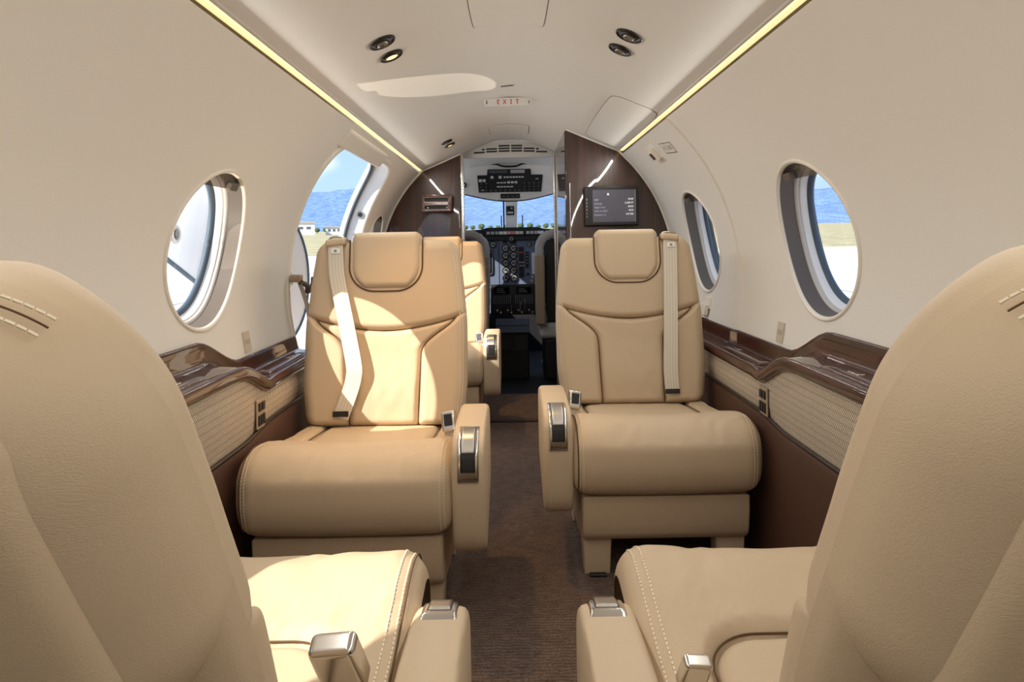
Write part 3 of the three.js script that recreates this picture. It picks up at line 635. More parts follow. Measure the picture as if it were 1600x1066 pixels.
  const hOut = (v) => { const r = 0.085, k = v - HV[0], rt = 0.03, kt = HV[1] - v; let x = hw; if (k < r) x -= r - Math.sqrt(Math.max(0, r * r - (r - k) ** 2)); if (kt < rt) x -= rt - Math.sqrt(Math.max(0, rt * rt - (rt - kt) ** 2)); return x; };
  const hH = (a, v) => { const ww = hOut(v), d = Math.min((1 - Math.abs(a)) * ww, v - HV[0], HV[1] - v); return 0.018 + 0.040 * prof(d / 0.028); };
  const head = mesh('headrest', merge([
    grid(0, 0, (s, t) => { const a = (s - 0.5) * 2, v = lerp(HV[0], HV[1], t); return B(a * hOut(v), v, hH(a, v)); }, { ss: dense(44, 0.8), ts: dense(50, 0.8) }),
    grid(0, 0, (s, t) => { const a = (s - 0.5) * 2, v = lerp(HV[0], HV[1], t); return B(a * hOut(v), v, 0.018 - 0.075 * prof(Math.min((1 - Math.abs(a)) * hOut(v), HV[1] - v) / 0.05) * smoothstep(v, 0.57, 0.63)); }, { ss: dense(30, 0.8), ts: dense(40, 0.8), flip: true }),
  ]), leather, back);
  {
    const o = []; const q = (u, v) => o.push(V(...B(u, v, 0.047)));
    for (let i = 0; i <= 10; i++) q(-hw - 0.003, lerp(0.629, HV[0] + 0.085, i / 10));
    for (let i = 1; i <= 12; i++) { const a = Math.PI + i / 12 * Math.PI / 2; q(-hw + 0.085 + 0.088 * Math.cos(a), HV[0] + 0.085 + 0.088 * Math.sin(a)); }
    for (let i = 1; i <= 12; i++) { const a = -Math.PI / 2 + i / 12 * Math.PI / 2; q(hw - 0.085 + 0.088 * Math.cos(a), HV[0] + 0.085 + 0.088 * Math.sin(a)); }
    for (let i = 1; i <= 10; i++) q(hw + 0.003, lerp(HV[0] + 0.085, 0.629, i / 10));
    mesh('seam', tube(o, 0.0028, 140, 6), seamMat, back);
    const sPts = []; for (let i = 0; i <= 40; i++) { const e = near ? 0.19 : w(0.36) - 0.012, u = lerp(-e, e, i / 40); sPts.push(V(...B(u, seam(u), 0.014 + 0.004 * (1 - (u / 0.262) ** 2)))); }
    mesh('seam', tube(sPts, 0.0032, 90, 6), seamMat, back);
    for (const e of [-1, 1]) { const pts = []; for (let i = 0; i <= 30; i++) { const v = lerp(0.01, 0.352, i / 30); pts.push(V(...B(e * g(v), v, 0.0165))); } mesh('seam', tube(pts, 0.0028, 70, 6), seamMat, back); }
    // double stitched side seam on the aisle edge
    const sp = [[], []];
    for (let i = 0; i <= 50; i++) { const v = lerp(0.03, L - 0.055, i / 50); [0.013, 0.021].forEach((k, j) => { const hh = (v > seam(w(v) - k) ? 0.046 : 0.058) * prof(k / 0.045); sp[j].push([V(...B(side * (w(v) - k), v, hh)), N.clone().add(V(side * 0.7, 0, 0)).normalize()]); }); }
    if (!near) { const st = mesh('stitching', merge(sp.map((x) => stitches(x, [0.006, 0.0016, 0.0014], 0.0085))), threadMat, back); st.userData.kind = 'stuff'; }
  }
  if (near) {
    // rear of the back: stitched top seam and inset map-pocket panel
    const rr = (u, v) => { const ww = w(v), d = Math.min(ww - Math.abs(u), L - v); return -0.085 * prof(d / 0.075); };
    const rows = [[], []], mid = [];
    const rt = 0.105, cu = w(L - rt) - rt, cv = L - rt;
    for (let i = -60; i <= 60; i++) {
      const e = Math.sign(i), k = Math.abs(i) / 60, al = k < 0.6 ? Math.PI / 2 : lerp(Math.PI / 2, 0.9, (k - 0.6) / 0.4);
      [0.0012, 0.0042, 0.0024].forEach((d, j) => {
        const u = e * (k < 0.6 ? cu * k / 0.6 : cu + (rt - d) * Math.cos(al)), v = cv + (rt - d) * Math.sin(al);
        const q = V(...B(u, v, -0.085 * prof(d / 0.075) - 0.0006));
        if (j < 2) rows[j].push([q, N.clone().multiplyScalar(-0.6).add(V(e * Math.cos(al), 0.8, 0)).normalize()]); else mid.push(q);
      });
    }
    const st = mesh('stitching', merge(rows.map((x) => stitches(x, [0.0050, 0.0014, 0.0013], 0.0058))), threadMat, back); st.userData.kind = 'stuff';
    mesh('seam', tube(mid, 0.0006, 160, 6), seamMat, back);
    mesh('rear_panel', grid(0, 0, (s, t) => {
      const v = lerp(0.375, 0.60, t), half = lerp(0.226, 0.196, t) - 0.04 * (1 - prof((1 - t) / 0.15)), a = (s - 0.5) * 2, u = a * half;
      const d = Math.min((1 - Math.abs(a)) * half, Math.min(t, 1 - t) * 0.225);
      return B(u, v, rr(u, v) + 0.004 - 0.012 * prof(d / 0.012));
    }, { ss: dense(50, 0.9), ts: dense(60, 0.9), flip: true }), leather, back);
  }
  // armrest on the aisle side: rounded upright pad with a chrome recline button
  const arm = new THREE.Group(); arm.name = 'armrest'; arm.position.set(side * 0.316, near ? -0.075 : 0, near ? -0.13 : 0); seat.add(arm);
  const prof2 = spline([[-0.42, 0.49], [-0.3, 0.515], [-0.12, 0.512], [-0.055, 0.503], [-0.022, 0.475], [-0.012, 0.42], [-0.018, 0.32], [-0.035, 0.235], [-0.06, 0.205], [-0.10, 0.20], [-0.30, 0.24], [-0.42, 0.28]], 80, true);
  mesh('pad', at(extrude(prof2, 0.058, 0.014, null, 50), 0.029, 0, 0, 0, -Math.PI / 2), leatherArm, arm);
  const capPath = new THREE.CatmullRomCurve3([[-0.108, 0.5125], [-0.08, 0.5085], [-0.055, 0.503], [-0.035, 0.491], [-0.0215, 0.473], [-0.0145, 0.447], [-0.0115, 0.42], [-0.0120, 0.395]].map(([z, y]) => V(0, y, z)));
  const strip = (w0, lift, t0, t1, n = 24) => grid(8, n, (s, t) => {
    const tt = lerp(t0, t1, t), p = capPath.getPoint(tt), tan = capPath.getTangent(tt), ny = tan.z, nz = -tan.y, a = (s - 0.5) * 2, e = prof((1 - Math.abs(a)) / 0.16) * prof(Math.min(t, 1 - t) / 0.06);
    const nl = Math.hypot(ny, nz) || 1; return [a * w0 / 2, p.y + Math.abs(ny) / nl * (lift * e - 0.002), p.z + Math.abs(nz) / nl * (lift * e - 0.002)];
  }, { ss: dense(12, 0.9), ts: dense(n, 0.7) });
  const cap = mesh('recline_cap', strip(0.056, 0.0075, 0, 1), chrome, arm);
  mesh('cap_recess', strip(0.042, 0.0088, 0.06, 0.86), darkPlastic, cap);
  mesh('recline_button', strip(0.037, 0.0112, 0.08, 0.62), steel, cap);
  mesh('button_plate', strip(0.037, 0.0098, 0.64, 0.84), near ? steel : darkPlastic, cap);
  { const pts = []; for (let i = 0; i <= 40; i++) { const a = prof2[(Math.round(i / 40 * 46)) % prof2.length]; pts.push([V(side * 0.0225, a[1] - 0.004, a[0] - 0.002), V(side * 0.7, 0.5, 0.4).normalize()]); } const st = mesh('stitching', stitches(pts, [0.006, 0.0016, 0.0016], 0.009), threadMat, arm); st.userData.kind = 'stuff'; }
  // belts
  if (belt) {
    const b = new THREE.Group(); b.name = 'shoulder_belt'; seat.add(b);
    const path = new THREE.CatmullRomCurve3(belt.map(([u, v, h]) => V(...B(u, v, h))), false, 'catmullrom', 0.3);
    mesh('strap', merge([0.0013, -0.0013].map((o) => grid(6, 90, (s, t) => { const p = path.getPoint(t), tan = path.getTangent(t), ac = new THREE.Vector3().crossVectors(tan, N).normalize(); p.addScaledVector(ac, (s - 0.5) * 0.052).addScaledVector(N, o); return p.toArray(); }, { flip: o > 0 }))), webbing, b);
    const [u0, v0] = belt[0], top = B(u0, v0 + 0.006, belt[0][2] - 0.01);
    const hs = mesh('belt_guide', at(new RoundedBoxGeometry(0.068, 0.026, 0.045, 3, 0.010), ...top, -recline + 0.1, 0, -Math.sign(u0) * 0.12), leatherArm, b);
    mesh('tag', at(rbox(0.03, 0.018, 0.003, 0.001), ...B(u0 + 0.002, v0 - 0.026, belt[0][2] + 0.004), -recline), S({ name: 'white_tag', color: 0xeeece6, roughness: 0.5 }), hs);
    mesh('tag_mark', at(rbox(0.010, 0.009, 0.003, 0.001), ...B(u0 + 0.002, v0 - 0.026, belt[0][2] + 0.0052), -recline), S({ color: 0x8d8a85, roughness: 0.5 }), hs);
    mesh('guide_bar', tube([B(u0 - 0.035, v0 + 0.012, belt[0][2] - 0.03), B(u0 - 0.02, v0 + 0.026, belt[0][2] - 0.02), B(u0 + 0.02, v0 + 0.026, belt[0][2] - 0.02), B(u0 + 0.04, v0 + 0.014, belt[0][2] - 0.035)], 0.004, 30, 8), steel, hs);
    const [u1, v1, h1] = belt[belt.length - 1];
    mesh('end_fitting', at(rbox(0.052, 0.018, 0.008, 0.002), ...B(u1, v1 + 0.012, h1 + 0.003), -recline), darkPlastic, b);
  }
  const bk = new THREE.Group(); bk.name = 'buckle'; seat.add(bk);
  bk.position.set(...(buckle ? buckle.slice(0, 3) : [side * 0.238, 0.462, -0.36])); bk.scale.setScalar(buckle ? buckle[3] : 1); bk.rotation.set(near ? -0.5 : -0.35, near ? 0 : side * -0.2, side * 0.12);
  mesh('buckle_body', rbox(0.044, 0.062, 0.024, 0.007), chrome, bk);
  mesh('buckle_face', rbox(0.026, 0.036, 0.006, 0.003, 0, 0.004, 0.011), darkPlastic, bk);
  mesh('buckle_strap', rbox(0.036, 0.08, 0.006, 0.002, 0, -0.055, -0.002), webbing, bk);
  return seat;
}
makeSeat('beige leather aft-facing seat on the left with sunlit backrest, nearest of the two', { pos: [-0.437, 0, -1.70], turn: 0, side: 1, belt: [[-0.175, 0.615, 0.056], [-0.165, 0.50, 0.058], [-0.125, 0.33, 0.066], [-0.092, 0.19, 0.080], [-0.100, 0.13, 0.075], [-0.135, 0.03, 0.066]] });
makeSeat('beige leather aft-facing seat on the right, below the monitor', { pos: [0.440, 0, -1.95], turn: 0, side: -1, belt: [[0.165, 0.615, 0.056], [0.158, 0.48, 0.058], [0.146, 0.3, 0.068], [0.134, 0.12, 0.07], [0.137, 0.03, 0.064]] });
makeSeat('beige leather aft-facing seat farther forward beside the open doorway', { pos: [-0.432, 0, -3.50], turn: 0, side: 1 });
makeSeat('beige leather forward-facing seat seen from behind, lower left foreground', { pos: [-0.437, 0, -1.26], turn: Math.PI, side: -1, recline: 0.38, depth: 0.665, near: true, buckle: [-0.212, 0.478, -0.405, 1.35] });
makeSeat('beige leather forward-facing seat seen from behind, lower right foreground', { pos: [0.452, 0, -1.26], turn: Math.PI, side: 1, recline: 0.38, depth: 0.665, near: true, buckle: [0.238, 0.470, -0.425, 0.8] });

// ───────────── doorway things
{
  const g = thing('door_strap', 'taupe leather grab strap hanging at the near edge of the doorway', 'strap', [-0.84, 0, -2.645]);
  mesh('strap', grid(4, 40, (s, t) => [0.012 + 0.02 * Math.sin(t * Math.PI) + (s - 0.5) * 0.036 + t * 0.025, lerp(0.86, 0.60, t), (s - 0.5) * 0.055 - t * 0.02]), S({ name: 'taupe_leather', color: 0x9c8a74, roughness: 0.7 }), g);
  mesh('clip', rbox(0.045, 0.03, 0.04, 0.008, 0.0, 0.875, 0.0), P({ name: 'tan_clip', color: 0xa48f74, roughness: 0.5 }), g);
  mesh('knot', tube([[0.02, 0.86, 0.01], [0.04, 0.845, -0.01], [0.035, 0.82, -0.03], [0.05, 0.85, -0.05], [0.05, 0.875, -0.06]], 0.010, 30, 8), S({ color: 0x5c4a3d, roughness: 0.7 }), g);
  const f = thing('door_side_console', 'low cream console with red wood rim inside the doorway', 'console', [-0.70, 0, -3.04]);
  mesh('body', rbox(0.10, 0.585, 0.34, 0.01, 0, 0.2925, 0), trimMat, f);
  mesh('rim', rbox(0.115, 0.03, 0.36, 0.008, 0, 0.60, 0), redWood, f);
  mesh('cup', cyl(0.03, 0.026, 0.07, 0.02, 0.65, 0.03), darkPlastic, f);
  const r = thing('door_handrail', 'thin black upright handrail post beside the doorway strap', 'handrail', [-0.775, 0, -2.80]);
  mesh('post', tube([[0, 0, 0], [0, 0.4, 0], [0, 0.60, 0.005]], 0.007, 20, 8), darkPlastic, r);
  mesh('foot', cyl(0.018, 0.02, 0.012, 0, 0.006, 0), darkPlastic, r);
}
{
  // the door leaf swung out alongside the fuselage
  const g = thing('cabin_door', 'open white cabin door leaf outside with round latch bosses', 'door');
  const o = spline([[2.05, 1.12], [2.28, 1.0], [2.65, 0.80], [3.02, 0.60], [3.30, 0.55], [3.45, 0.68], [3.47, 0.92], [3.36, 1.10], [3.10, 1.23], [2.6, 1.36], [2.15, 1.40]], 120, true);
  const x = (d) => -(1.24 - 0.13 * (d - 2.2));
  const leafPt = ([d, y], off) => [x(d) + off + 0.10 * ((y - 0.9) ** 2) * -1, y, -d];
  let c = [2.8, 1.0];
  const face = (off, flip) => grid(o.length - 1, 10, (s, t) => { const p = o[Math.round(s * (o.length - 1))]; return leafPt([lerp(c[0], p[0], t), lerp(c[1], p[1], t)], off); }, { flip });
  mesh('leaf', merge([face(0.03, false), face(-0.03, true), grid(o.length - 1, 4, (s, t) => leafPt(o[Math.round(s * (o.length - 1))], lerp(0.03, -0.03, t)))]), whiteMat, g);
  mesh('edge_gasket', tube(o.map((p) => V(...leafPt(p, 0.03))), 0.008, 300, 8, true), gasketMat, g);
  for (const [d, y] of [[3.28, 0.84], [3.02, 0.86], [2.40, 1.05], [2.62, 0.95]]) {
    const p = leafPt([d, y], 0.032);
    const b = mesh('latch_boss', at(new THREE.TorusGeometry(0.026, 0.007, 10, 30), ...p, 0, Math.PI / 2), silverMat, g);
    mesh('boss_cap', at(new THREE.CylinderGeometry(0.014, 0.016, 0.014, 20), ...p, 0, 0, Math.PI / 2), steel, b);
  }
  for (const y of [0.75, 1.05]) mesh('hinge_arm', tube([[-1.0, y, -2.66], [-1.09, y, -2.62], [x(2.75) + 0.02, y, -2.75]], 0.016, 20, 8), silverMat, g);
}

// ───────────── cockpit
const ckWhite = P({ name: 'cockpit_white', color: 0xf6f6f4, roughness: 0.5 });
const ckBlack = S({ name: 'cockpit_black', color: 0x141517, roughness: 0.6 });
const panelBlue = S({ name: 'panel_blue_grey', color: 0x66738a, roughness: 0.55 });
{
  const h = thing('overhead_vent_panel', 'pale arched vent panel above the cockpit doorway', 'vent', [0, 0, -4.56]);
  const top = []; for (let i = 0; i <= 20; i++) { const x = lerp(0.325, -0.325, i / 20); top.push([x, 1.677 - 0.075 * (x / 0.325) ** 2]); }
  mesh('panel', extrude([[-0.325, 1.565], [0.325, 1.565], ...top], 0.02, 0.003), P({ name: 'vent_panel', color: 0xd6d3cd, roughness: 0.5 }), h);
  for (let r = 0; r < 3; r++) {
    const half = [0.25, 0.19, 0.10][r];
    for (let i = -3; i < 3; i++) {
      const a = Math.max(-half, i * 0.083 + 0.004), b = Math.min(half, (i + 1) * 0.083 - 0.004);
      if (b - a < 0.015) continue;
      const m = (a + b) / 2;
      mesh('vent_slot', at(rbox(b - a, 0.0125, 0.008, 0.002), m, 1.598 + r * 0.0175 + 0.012 * (1 - (m / 0.25) ** 2), 0.0195, 0, 0, -m * 0.18), darkPlastic, h);
    }
  }
  mesh('bulkhead_fill', extrude([[-0.9, 1.72], ...top.slice().reverse(), [0.9, 1.72]], 0.02, 0), ckWhite, h);
}
{
  const shellS = structure('wall_cockpit', 'white cockpit side walls and roof around the windscreen', 'cockpit shell');
  const hw = (d) => lerp(0.86, 0.68, smoothstep(d, 4.5, 6.2)), ry = (d) => lerp(1.68, 1.42, smoothstep(d, 4.6, 5.7));
  mesh('roof', grid(20, 10, (s, t) => { const d = lerp(4.5, 5.62, t), a = (s - 0.5) * 2; return [a * hw(d), ry(d) - 0.12 * a * a, -d]; }), ckWhite, shellS);
  for (const e of [-1, 1]) {
    mesh('side', grid(10, 8, (s, t) => { const d = lerp(4.5, 6.3, s); return [e * (hw(d) + 0.02 * Math.sin(t * 3)), lerp(-0.1, 0.98, t), -d]; }), panelBlue, shellS);
    mesh('side_post', tube([[e * 0.74, 1.05, -5.0], [e * 0.72, 1.2, -5.0], [e * 0.66, 1.32, -5.0]], 0.03, 16, 8), ckWhite, shellS);
    mesh('windscreen_post', tube([[e * 0.56, 1.05, -5.95], [e * 0.55, 1.2, -5.8], [e * 0.5, 1.33, -5.66]], 0.028, 16, 8), ckWhite, shellS);
  }
  mesh('floor', box(1.8, 0.04, 2.2, 0, -0.02, -5.55), ckBlack, shellS);
  mesh('nose', box(1.6, 1.0, 0.05, 0, 0.5, -6.3), ckBlack, shellS);
  const ws = structure('window_9', 'two-part cockpit windscreen with hills beyond', 'windscreen');
  for (const e of [-1, 1]) mesh('pane', grid(8, 6, (s, t) => [e * lerp(0.03, 0.62, s), lerp(1.05, 1.36, t), -lerp(6.05, 5.62, t) + 0.16 * s * s]), glass, ws);
  mesh('center_post', extrude([[-0.052, 1.03], [0.040, 1.03], [0.052, 1.36], [-0.052, 1.36]], 0.05, 0.008).translate(0, 0, -5.68), ckWhite, ws);
  mesh('post_seal', box(0.012, 0.3, 0.04, -0.064, 1.2, -5.67), ckBlack, ws);
  for (const x of [-0.092, 0.098]) mesh('wiper_arm', tube([[x, 1.06, -6.2], [x, 1.24, -6.1]], 0.005, 6, 6), ckBlack, ws);
  const comp = thing('standby_compass', 'small black compass on the windscreen centre post', 'compass', [-0.010, 1.263, -5.615]);
  mesh('case', rbox(0.066, 0.075, 0.04, 0.008), ckBlack, comp);
  mesh('dial', rbox(0.046, 0.016, 0.006, 0.002, 0, -0.018, 0.02), S({ color: 0xc9c9c4, roughness: 0.5 }), comp);
  mesh('knob', cyl(0.008, 0.008, 0.01, 0.012, 0.018, 0.022, Math.PI / 2), steel, comp);
}
{
  // overhead switch panel
  const g = thing('overhead_switch_panel', 'black overhead cockpit panel full of pale switches', 'control panel', [-0.005, 1.44, -5.06]);
  const bow = []; for (let i = 0; i <= 20; i++) { const x = lerp(-0.36, 0.36, i / 20); bow.push([x, -0.072 - 0.062 * Math.cos(x / 0.36 * Math.PI / 2)]); }
  mesh('housing', extrude([...bow, [0.36, 0.22], [-0.36, 0.22]], 0.03, 0.006).translate(0, 0, -0.045), ckWhite, g);
  mesh('housing_edge', tube(bow.map(([x, y]) => [x, y, -0.008]), 0.004, 60, 6), ckBlack, g);
  mesh('switch_plate', extrude([[-0.235, -0.065], [0.228, -0.065], [0.242, 0.060], [0.155, 0.062], [0.152, 0.105], [-0.168, 0.105], [-0.172, 0.062], [-0.245, 0.062]], 0.012, 0.002).translate(0, 0, -0.008), ckBlack, g);
  const paleSw = S({ name: 'pale_switch', color: 0xd9dce0, roughness: 0.5 }), darkSw = S({ name: 'grey_switch', color: 0x4a4f58, roughness: 0.5 });
  const sw = (x, y, w, h, m, n = 'switch') => mesh(n, rbox(w, h, 0.012, 0.002, x, y, 0.008), m, g);
  for (let i = 0; i < 7; i++) sw(-0.04 + i * 0.022, 0.045, 0.017, 0.011, paleSw);
  for (let i = 0; i < 3; i++) sw(-0.09 + i * 0.024, 0.004, 0.020, 0.009, paleSw);
  for (let i = 0; i < 3; i++) sw(-0.012 + i * 0.027, 0.006, 0.021, 0.015, paleSw);
  for (let i = 0; i < 5; i++) sw(-0.09 + i * 0.025, -0.026, 0.021, 0.009, paleSw);
  for (const [x, y] of [[-0.222, 0.022], [-0.194, 0.022], [-0.135, 0.045], [-0.075, 0.045]]) sw(x, y, 0.022, 0.020, paleSw);
  for (const x of [0.198, -0.205]) sw(x, 0.030 - (x < 0 ? 0.08 : 0), 0.020, 0.008, paleSw);
  for (let r = 0; r < 3; r++) for (let i = 0; i < 13; i++) { if (r > 0 && i > 1 && i < 9) continue; sw(-0.215 + i * 0.0355, -0.052 + r * 0.026, 0.013, 0.013, darkSw, 'knob'); }
  sw(-0.09, 0.086, 0.14, 0.022, darkSw, 'display'); sw(0.055, 0.086, 0.105, 0.024, S({ name: 'pale_display', color: 0xb9bcc2, roughness: 0.4 }), 'display');
  const hd = mesh('handle', tube([[-0.15, 0.145, 0], [-0.10, 0.142, 0.012], [-0.06, 0.126, 0.022], [0, 0.122, 0.026], [0.05, 0.126, 0.022], [0.09, 0.142, 0.012], [0.14, 0.149, 0]], 0.007, 50, 8), ckBlack, g);
  mesh('lower_box', rbox(0.185, 0.05, 0.03, 0.004, -0.002, -0.098, 0.0), ckWhite, g);
  const lb = mesh('lower_plate', rbox(0.145, 0.036, 0.012, 0.002, -0.002, -0.096, 0.012), ckBlack, g);
  for (let i = 0; i < 4; i++) mesh('toggle', rbox(0.016, 0.010, 0.008, 0.002, -0.052 + i * 0.034, -0.098, 0.02), darkSw, lb);
  for (const e of [-1, 1]) {
    mesh('air_nozzle', at(new THREE.TorusGeometry(0.016, 0.006, 8, 20), e * 0.345, -0.008, 0.0), ckBlack, g);
    mesh('groove', tube([[e * 0.30, 0.175, -0.013], [e * 0.285, 0.13, -0.013], [e * 0.265, 0.07, -0.013], [e * 0.24, 0.065, -0.013]], 0.003, 20, 6), S({ color: 0xb5b8bb, roughness: 0.6 }), g);
  }
}
{
  const g = thing('instrument_panel', 'blue grey cockpit instrument panel with two columns of round gauges', 'instrument panel', [0, 0, -5.5]);
  mesh('glareshield', extrude([[-0.62, 1.075], [-0.62, 1.10], [-0.25, 1.108], [-0.2, 1.122], [0.2, 1.122], [0.27, 1.106], [0.62, 1.10], [0.62, 1.075]], 0.34, 0.006).translate(0, 0, -0.34), ckBlack, g);
  mesh('glare_fascia', box(1.24, 0.06, 0.01, 0, 1.05, -0.01), ckBlack, g);
  const ann = mesh('annunciator_bar', rbox(0.50, 0.034, 0.012, 0.003, 0.03, 1.078, 0.004), ckBlack, g);
  const lamp = (x, w, col) => mesh('annunciator', rbox(w, 0.024, 0.006, 0.001, x, 1.078, 0.011), S({ color: col, roughness: 0.4 }), ann);
  for (let i = 0; i < 3; i++) lamp(-0.19 + i * 0.034, 0.026, 0xa9a6a0);
  for (const [i, c] of [0xd8d6d0, 0xe3ddd6, 0xe39a9a, 0xd97f80, 0xddd5c4, 0xcfcabd].entries()) lamp(-0.088 + i * 0.033, 0.030, c);
  for (let i = 0; i < 3; i++) lamp(0.128 + i * 0.032, 0.026, 0xbcb9b4);
  lamp(0.232, 0.048, 0xe8e8e6);
  mesh('panel', box(1.2, 0.62, 0.02, 0, 0.74, -0.02), panelBlue, g);
  mesh('panel_black_bar', rbox(0.46, 0.030, 0.03, 0.006, 0, 1.03, -0.004), ckBlack, g);  // solid black bar under the glareshield, behind the badge
  mesh('badge', at(new THREE.TorusGeometry(0.012, 0.003, 8, 20), -0.005, 1.03, 0.012), steel, g);
  for (const x of [-0.108]) mesh('panel_joint', box(0.003, 0.4, 0.004, x, 0.83, -0.009), ckBlack, g);
  const dialTex = (k) => canvas(128, 128, (c) => { c.fillStyle = '#0d0e10'; c.fillRect(0, 0, 128, 128); c.strokeStyle = '#e6e6e2'; c.lineWidth = 9; c.beginPath(); c.arc(64, 64, 45, 0.7 + k, 5.6 + k); c.stroke(); c.lineWidth = 5; for (let i = 0; i < 9; i++) { const a = 0.8 + i * 0.55; c.beginPath(); c.moveTo(64 + 30 * Math.cos(a), 64 + 30 * Math.sin(a)); c.lineTo(64 + 40 * Math.cos(a), 64 + 40 * Math.sin(a)); c.stroke(); } c.lineWidth = 8; c.beginPath(); c.moveTo(64, 64); c.lineTo(64 + 36 * Math.cos(k * 2), 64 + 36 * Math.sin(k * 2)); c.stroke(); if (k < 0.4) { c.fillStyle = '#e0573f'; c.fillRect(46, 36, 36, 12); } });
  const dials = [0.1, 0.5, 0.3, 0.8].map((k) => S({ map: dialTex(k), roughness: 0.3 }));
  const bez = new THREE.TorusGeometry(0.0265, 0.004, 8, 24);
  const gauge = (x, y, k, r = 1) => {
    const q = mesh('gauge', at(new THREE.CylinderGeometry(0.029 * r, 0.029 * r, 0.010, 24), x, y, -0.007, Math.PI / 2), ckBlack, g);
    mesh('dial', at(new THREE.CircleGeometry(0.0255 * r, 24), x, y, -0.0012), dials[k % 4], q);
    mesh('bezel_ring', bez.clone().scale(r, r, 1).translate(x, y, -0.001), ckBlack, q);
  };
  [0.955, 0.895, 0.835, 0.775, 0.713].forEach((y, i) => { gauge(-0.052, y, i < 3 ? [0, 1, 2][i] : 3); gauge(0.012, y, i < 3 ? [2, 1, 0][i] : 1); });
  gauge(-0.152, 0.985, 1, 0.95); gauge(-0.217, 0.985, 3, 0.95); gauge(0.14, 0.985, 2, 0.7); gauge(0.205, 0.985, 3, 0.9);
  for (const [x, y, w, h] of [[-0.055, 1.004, 0.036, 0.024], [0.008, 1.01, 0.056, 0.04]]) mesh('small_display', rbox(w, h, 0.01, 0.003, x, y, -0.007), ckBlack, g);
  const ef = mesh('flight_display', rbox(0.115, 0.20, 0.014, 0.012, -0.215, 0.84, -0.006), ckBlack, g);
  const efTex = canvas(128, 200, (c) => { c.fillStyle = '#07080a'; c.fillRect(0, 0, 128, 200); c.strokeStyle = '#cfd3d6'; c.lineWidth = 4; c.beginPath(); c.moveTo(30, 42); c.lineTo(92, 42); c.moveTo(40, 60); c.lineTo(92, 60); c.moveTo(52, 80); c.lineTo(100, 118); c.stroke(); c.strokeStyle = '#9fb09a'; c.strokeRect(50, 140, 46, 30); });
  mesh('display_glass', at(new THREE.PlaneGeometry(0.1, 0.18), -0.215, 0.84, 0.0015), P({ map: efTex, roughness: 0.15 }), ef);
  mesh('display_rim', tube(roundRect(-0.268, 0.745, -0.162, 0.935, 0.018).map(([x, y]) => [x, y, 0.002]), 0.003, 90, 6, true), S({ color: 0x6b7078, roughness: 0.4 }), ef);
  const st = mesh('warning_stack', rbox(0.042, 0.245, 0.012, 0.003, 0.074, 0.84, -0.006), ckBlack, g);
  for (const [y, c] of [[0.918, 0xd9413a], [0.838, 0xc9b3b0], [0.812, 0xbfa9a6], [0.90, 0x2a2d33], [0.76, 0x3a2226]]) for (const x of [0.064, 0.085]) mesh('light', rbox(0.013, 0.011, 0.006, 0.002, x, y, 0.002), S({ color: c, roughness: 0.4 }), st);
  const tg = mesh('toggle_column', rbox(0.024, 0.13, 0.012, 0.003, 0.121, 0.86, -0.006), ckBlack, g);
  for (let i = 0; i < 4; i++) mesh('toggle', rbox(0.010, 0.010, 0.012, 0.003, 0.121, 0.905 - i * 0.024, 0.004), steel, tg);
  const chk = canvas(128, 256, (c) => { c.fillStyle = '#eef1f4'; c.fillRect(0, 0, 128, 256); c.fillStyle = '#9aa2ab'; for (let i = 0; i < 20; i++) c.fillRect(12, 14 + i * 12, 60 + (i * 37) % 44, 4); });
  mesh('checklist_card', rbox(0.062, 0.17, 0.003, 0.001, 0.188, 0.828, -0.006), S({ color: 0xeef1f4, roughness: 0.8 }), g);
  mesh('card_print', at(new THREE.PlaneGeometry(0.058, 0.165), 0.188, 0.828, -0.0042), S({ map: chk, roughness: 0.8 }), g);
  for (const [x, y] of [[0.125, 0.745], [0.16, 0.72], [0.19, 0.70], [0.155, 0.69]]) mesh('lever_knob', cyl(0.010, 0.012, 0.02, x, y, -0.002, Math.PI / 2), x > 0.15 ? steel : ckBlack, g);
}
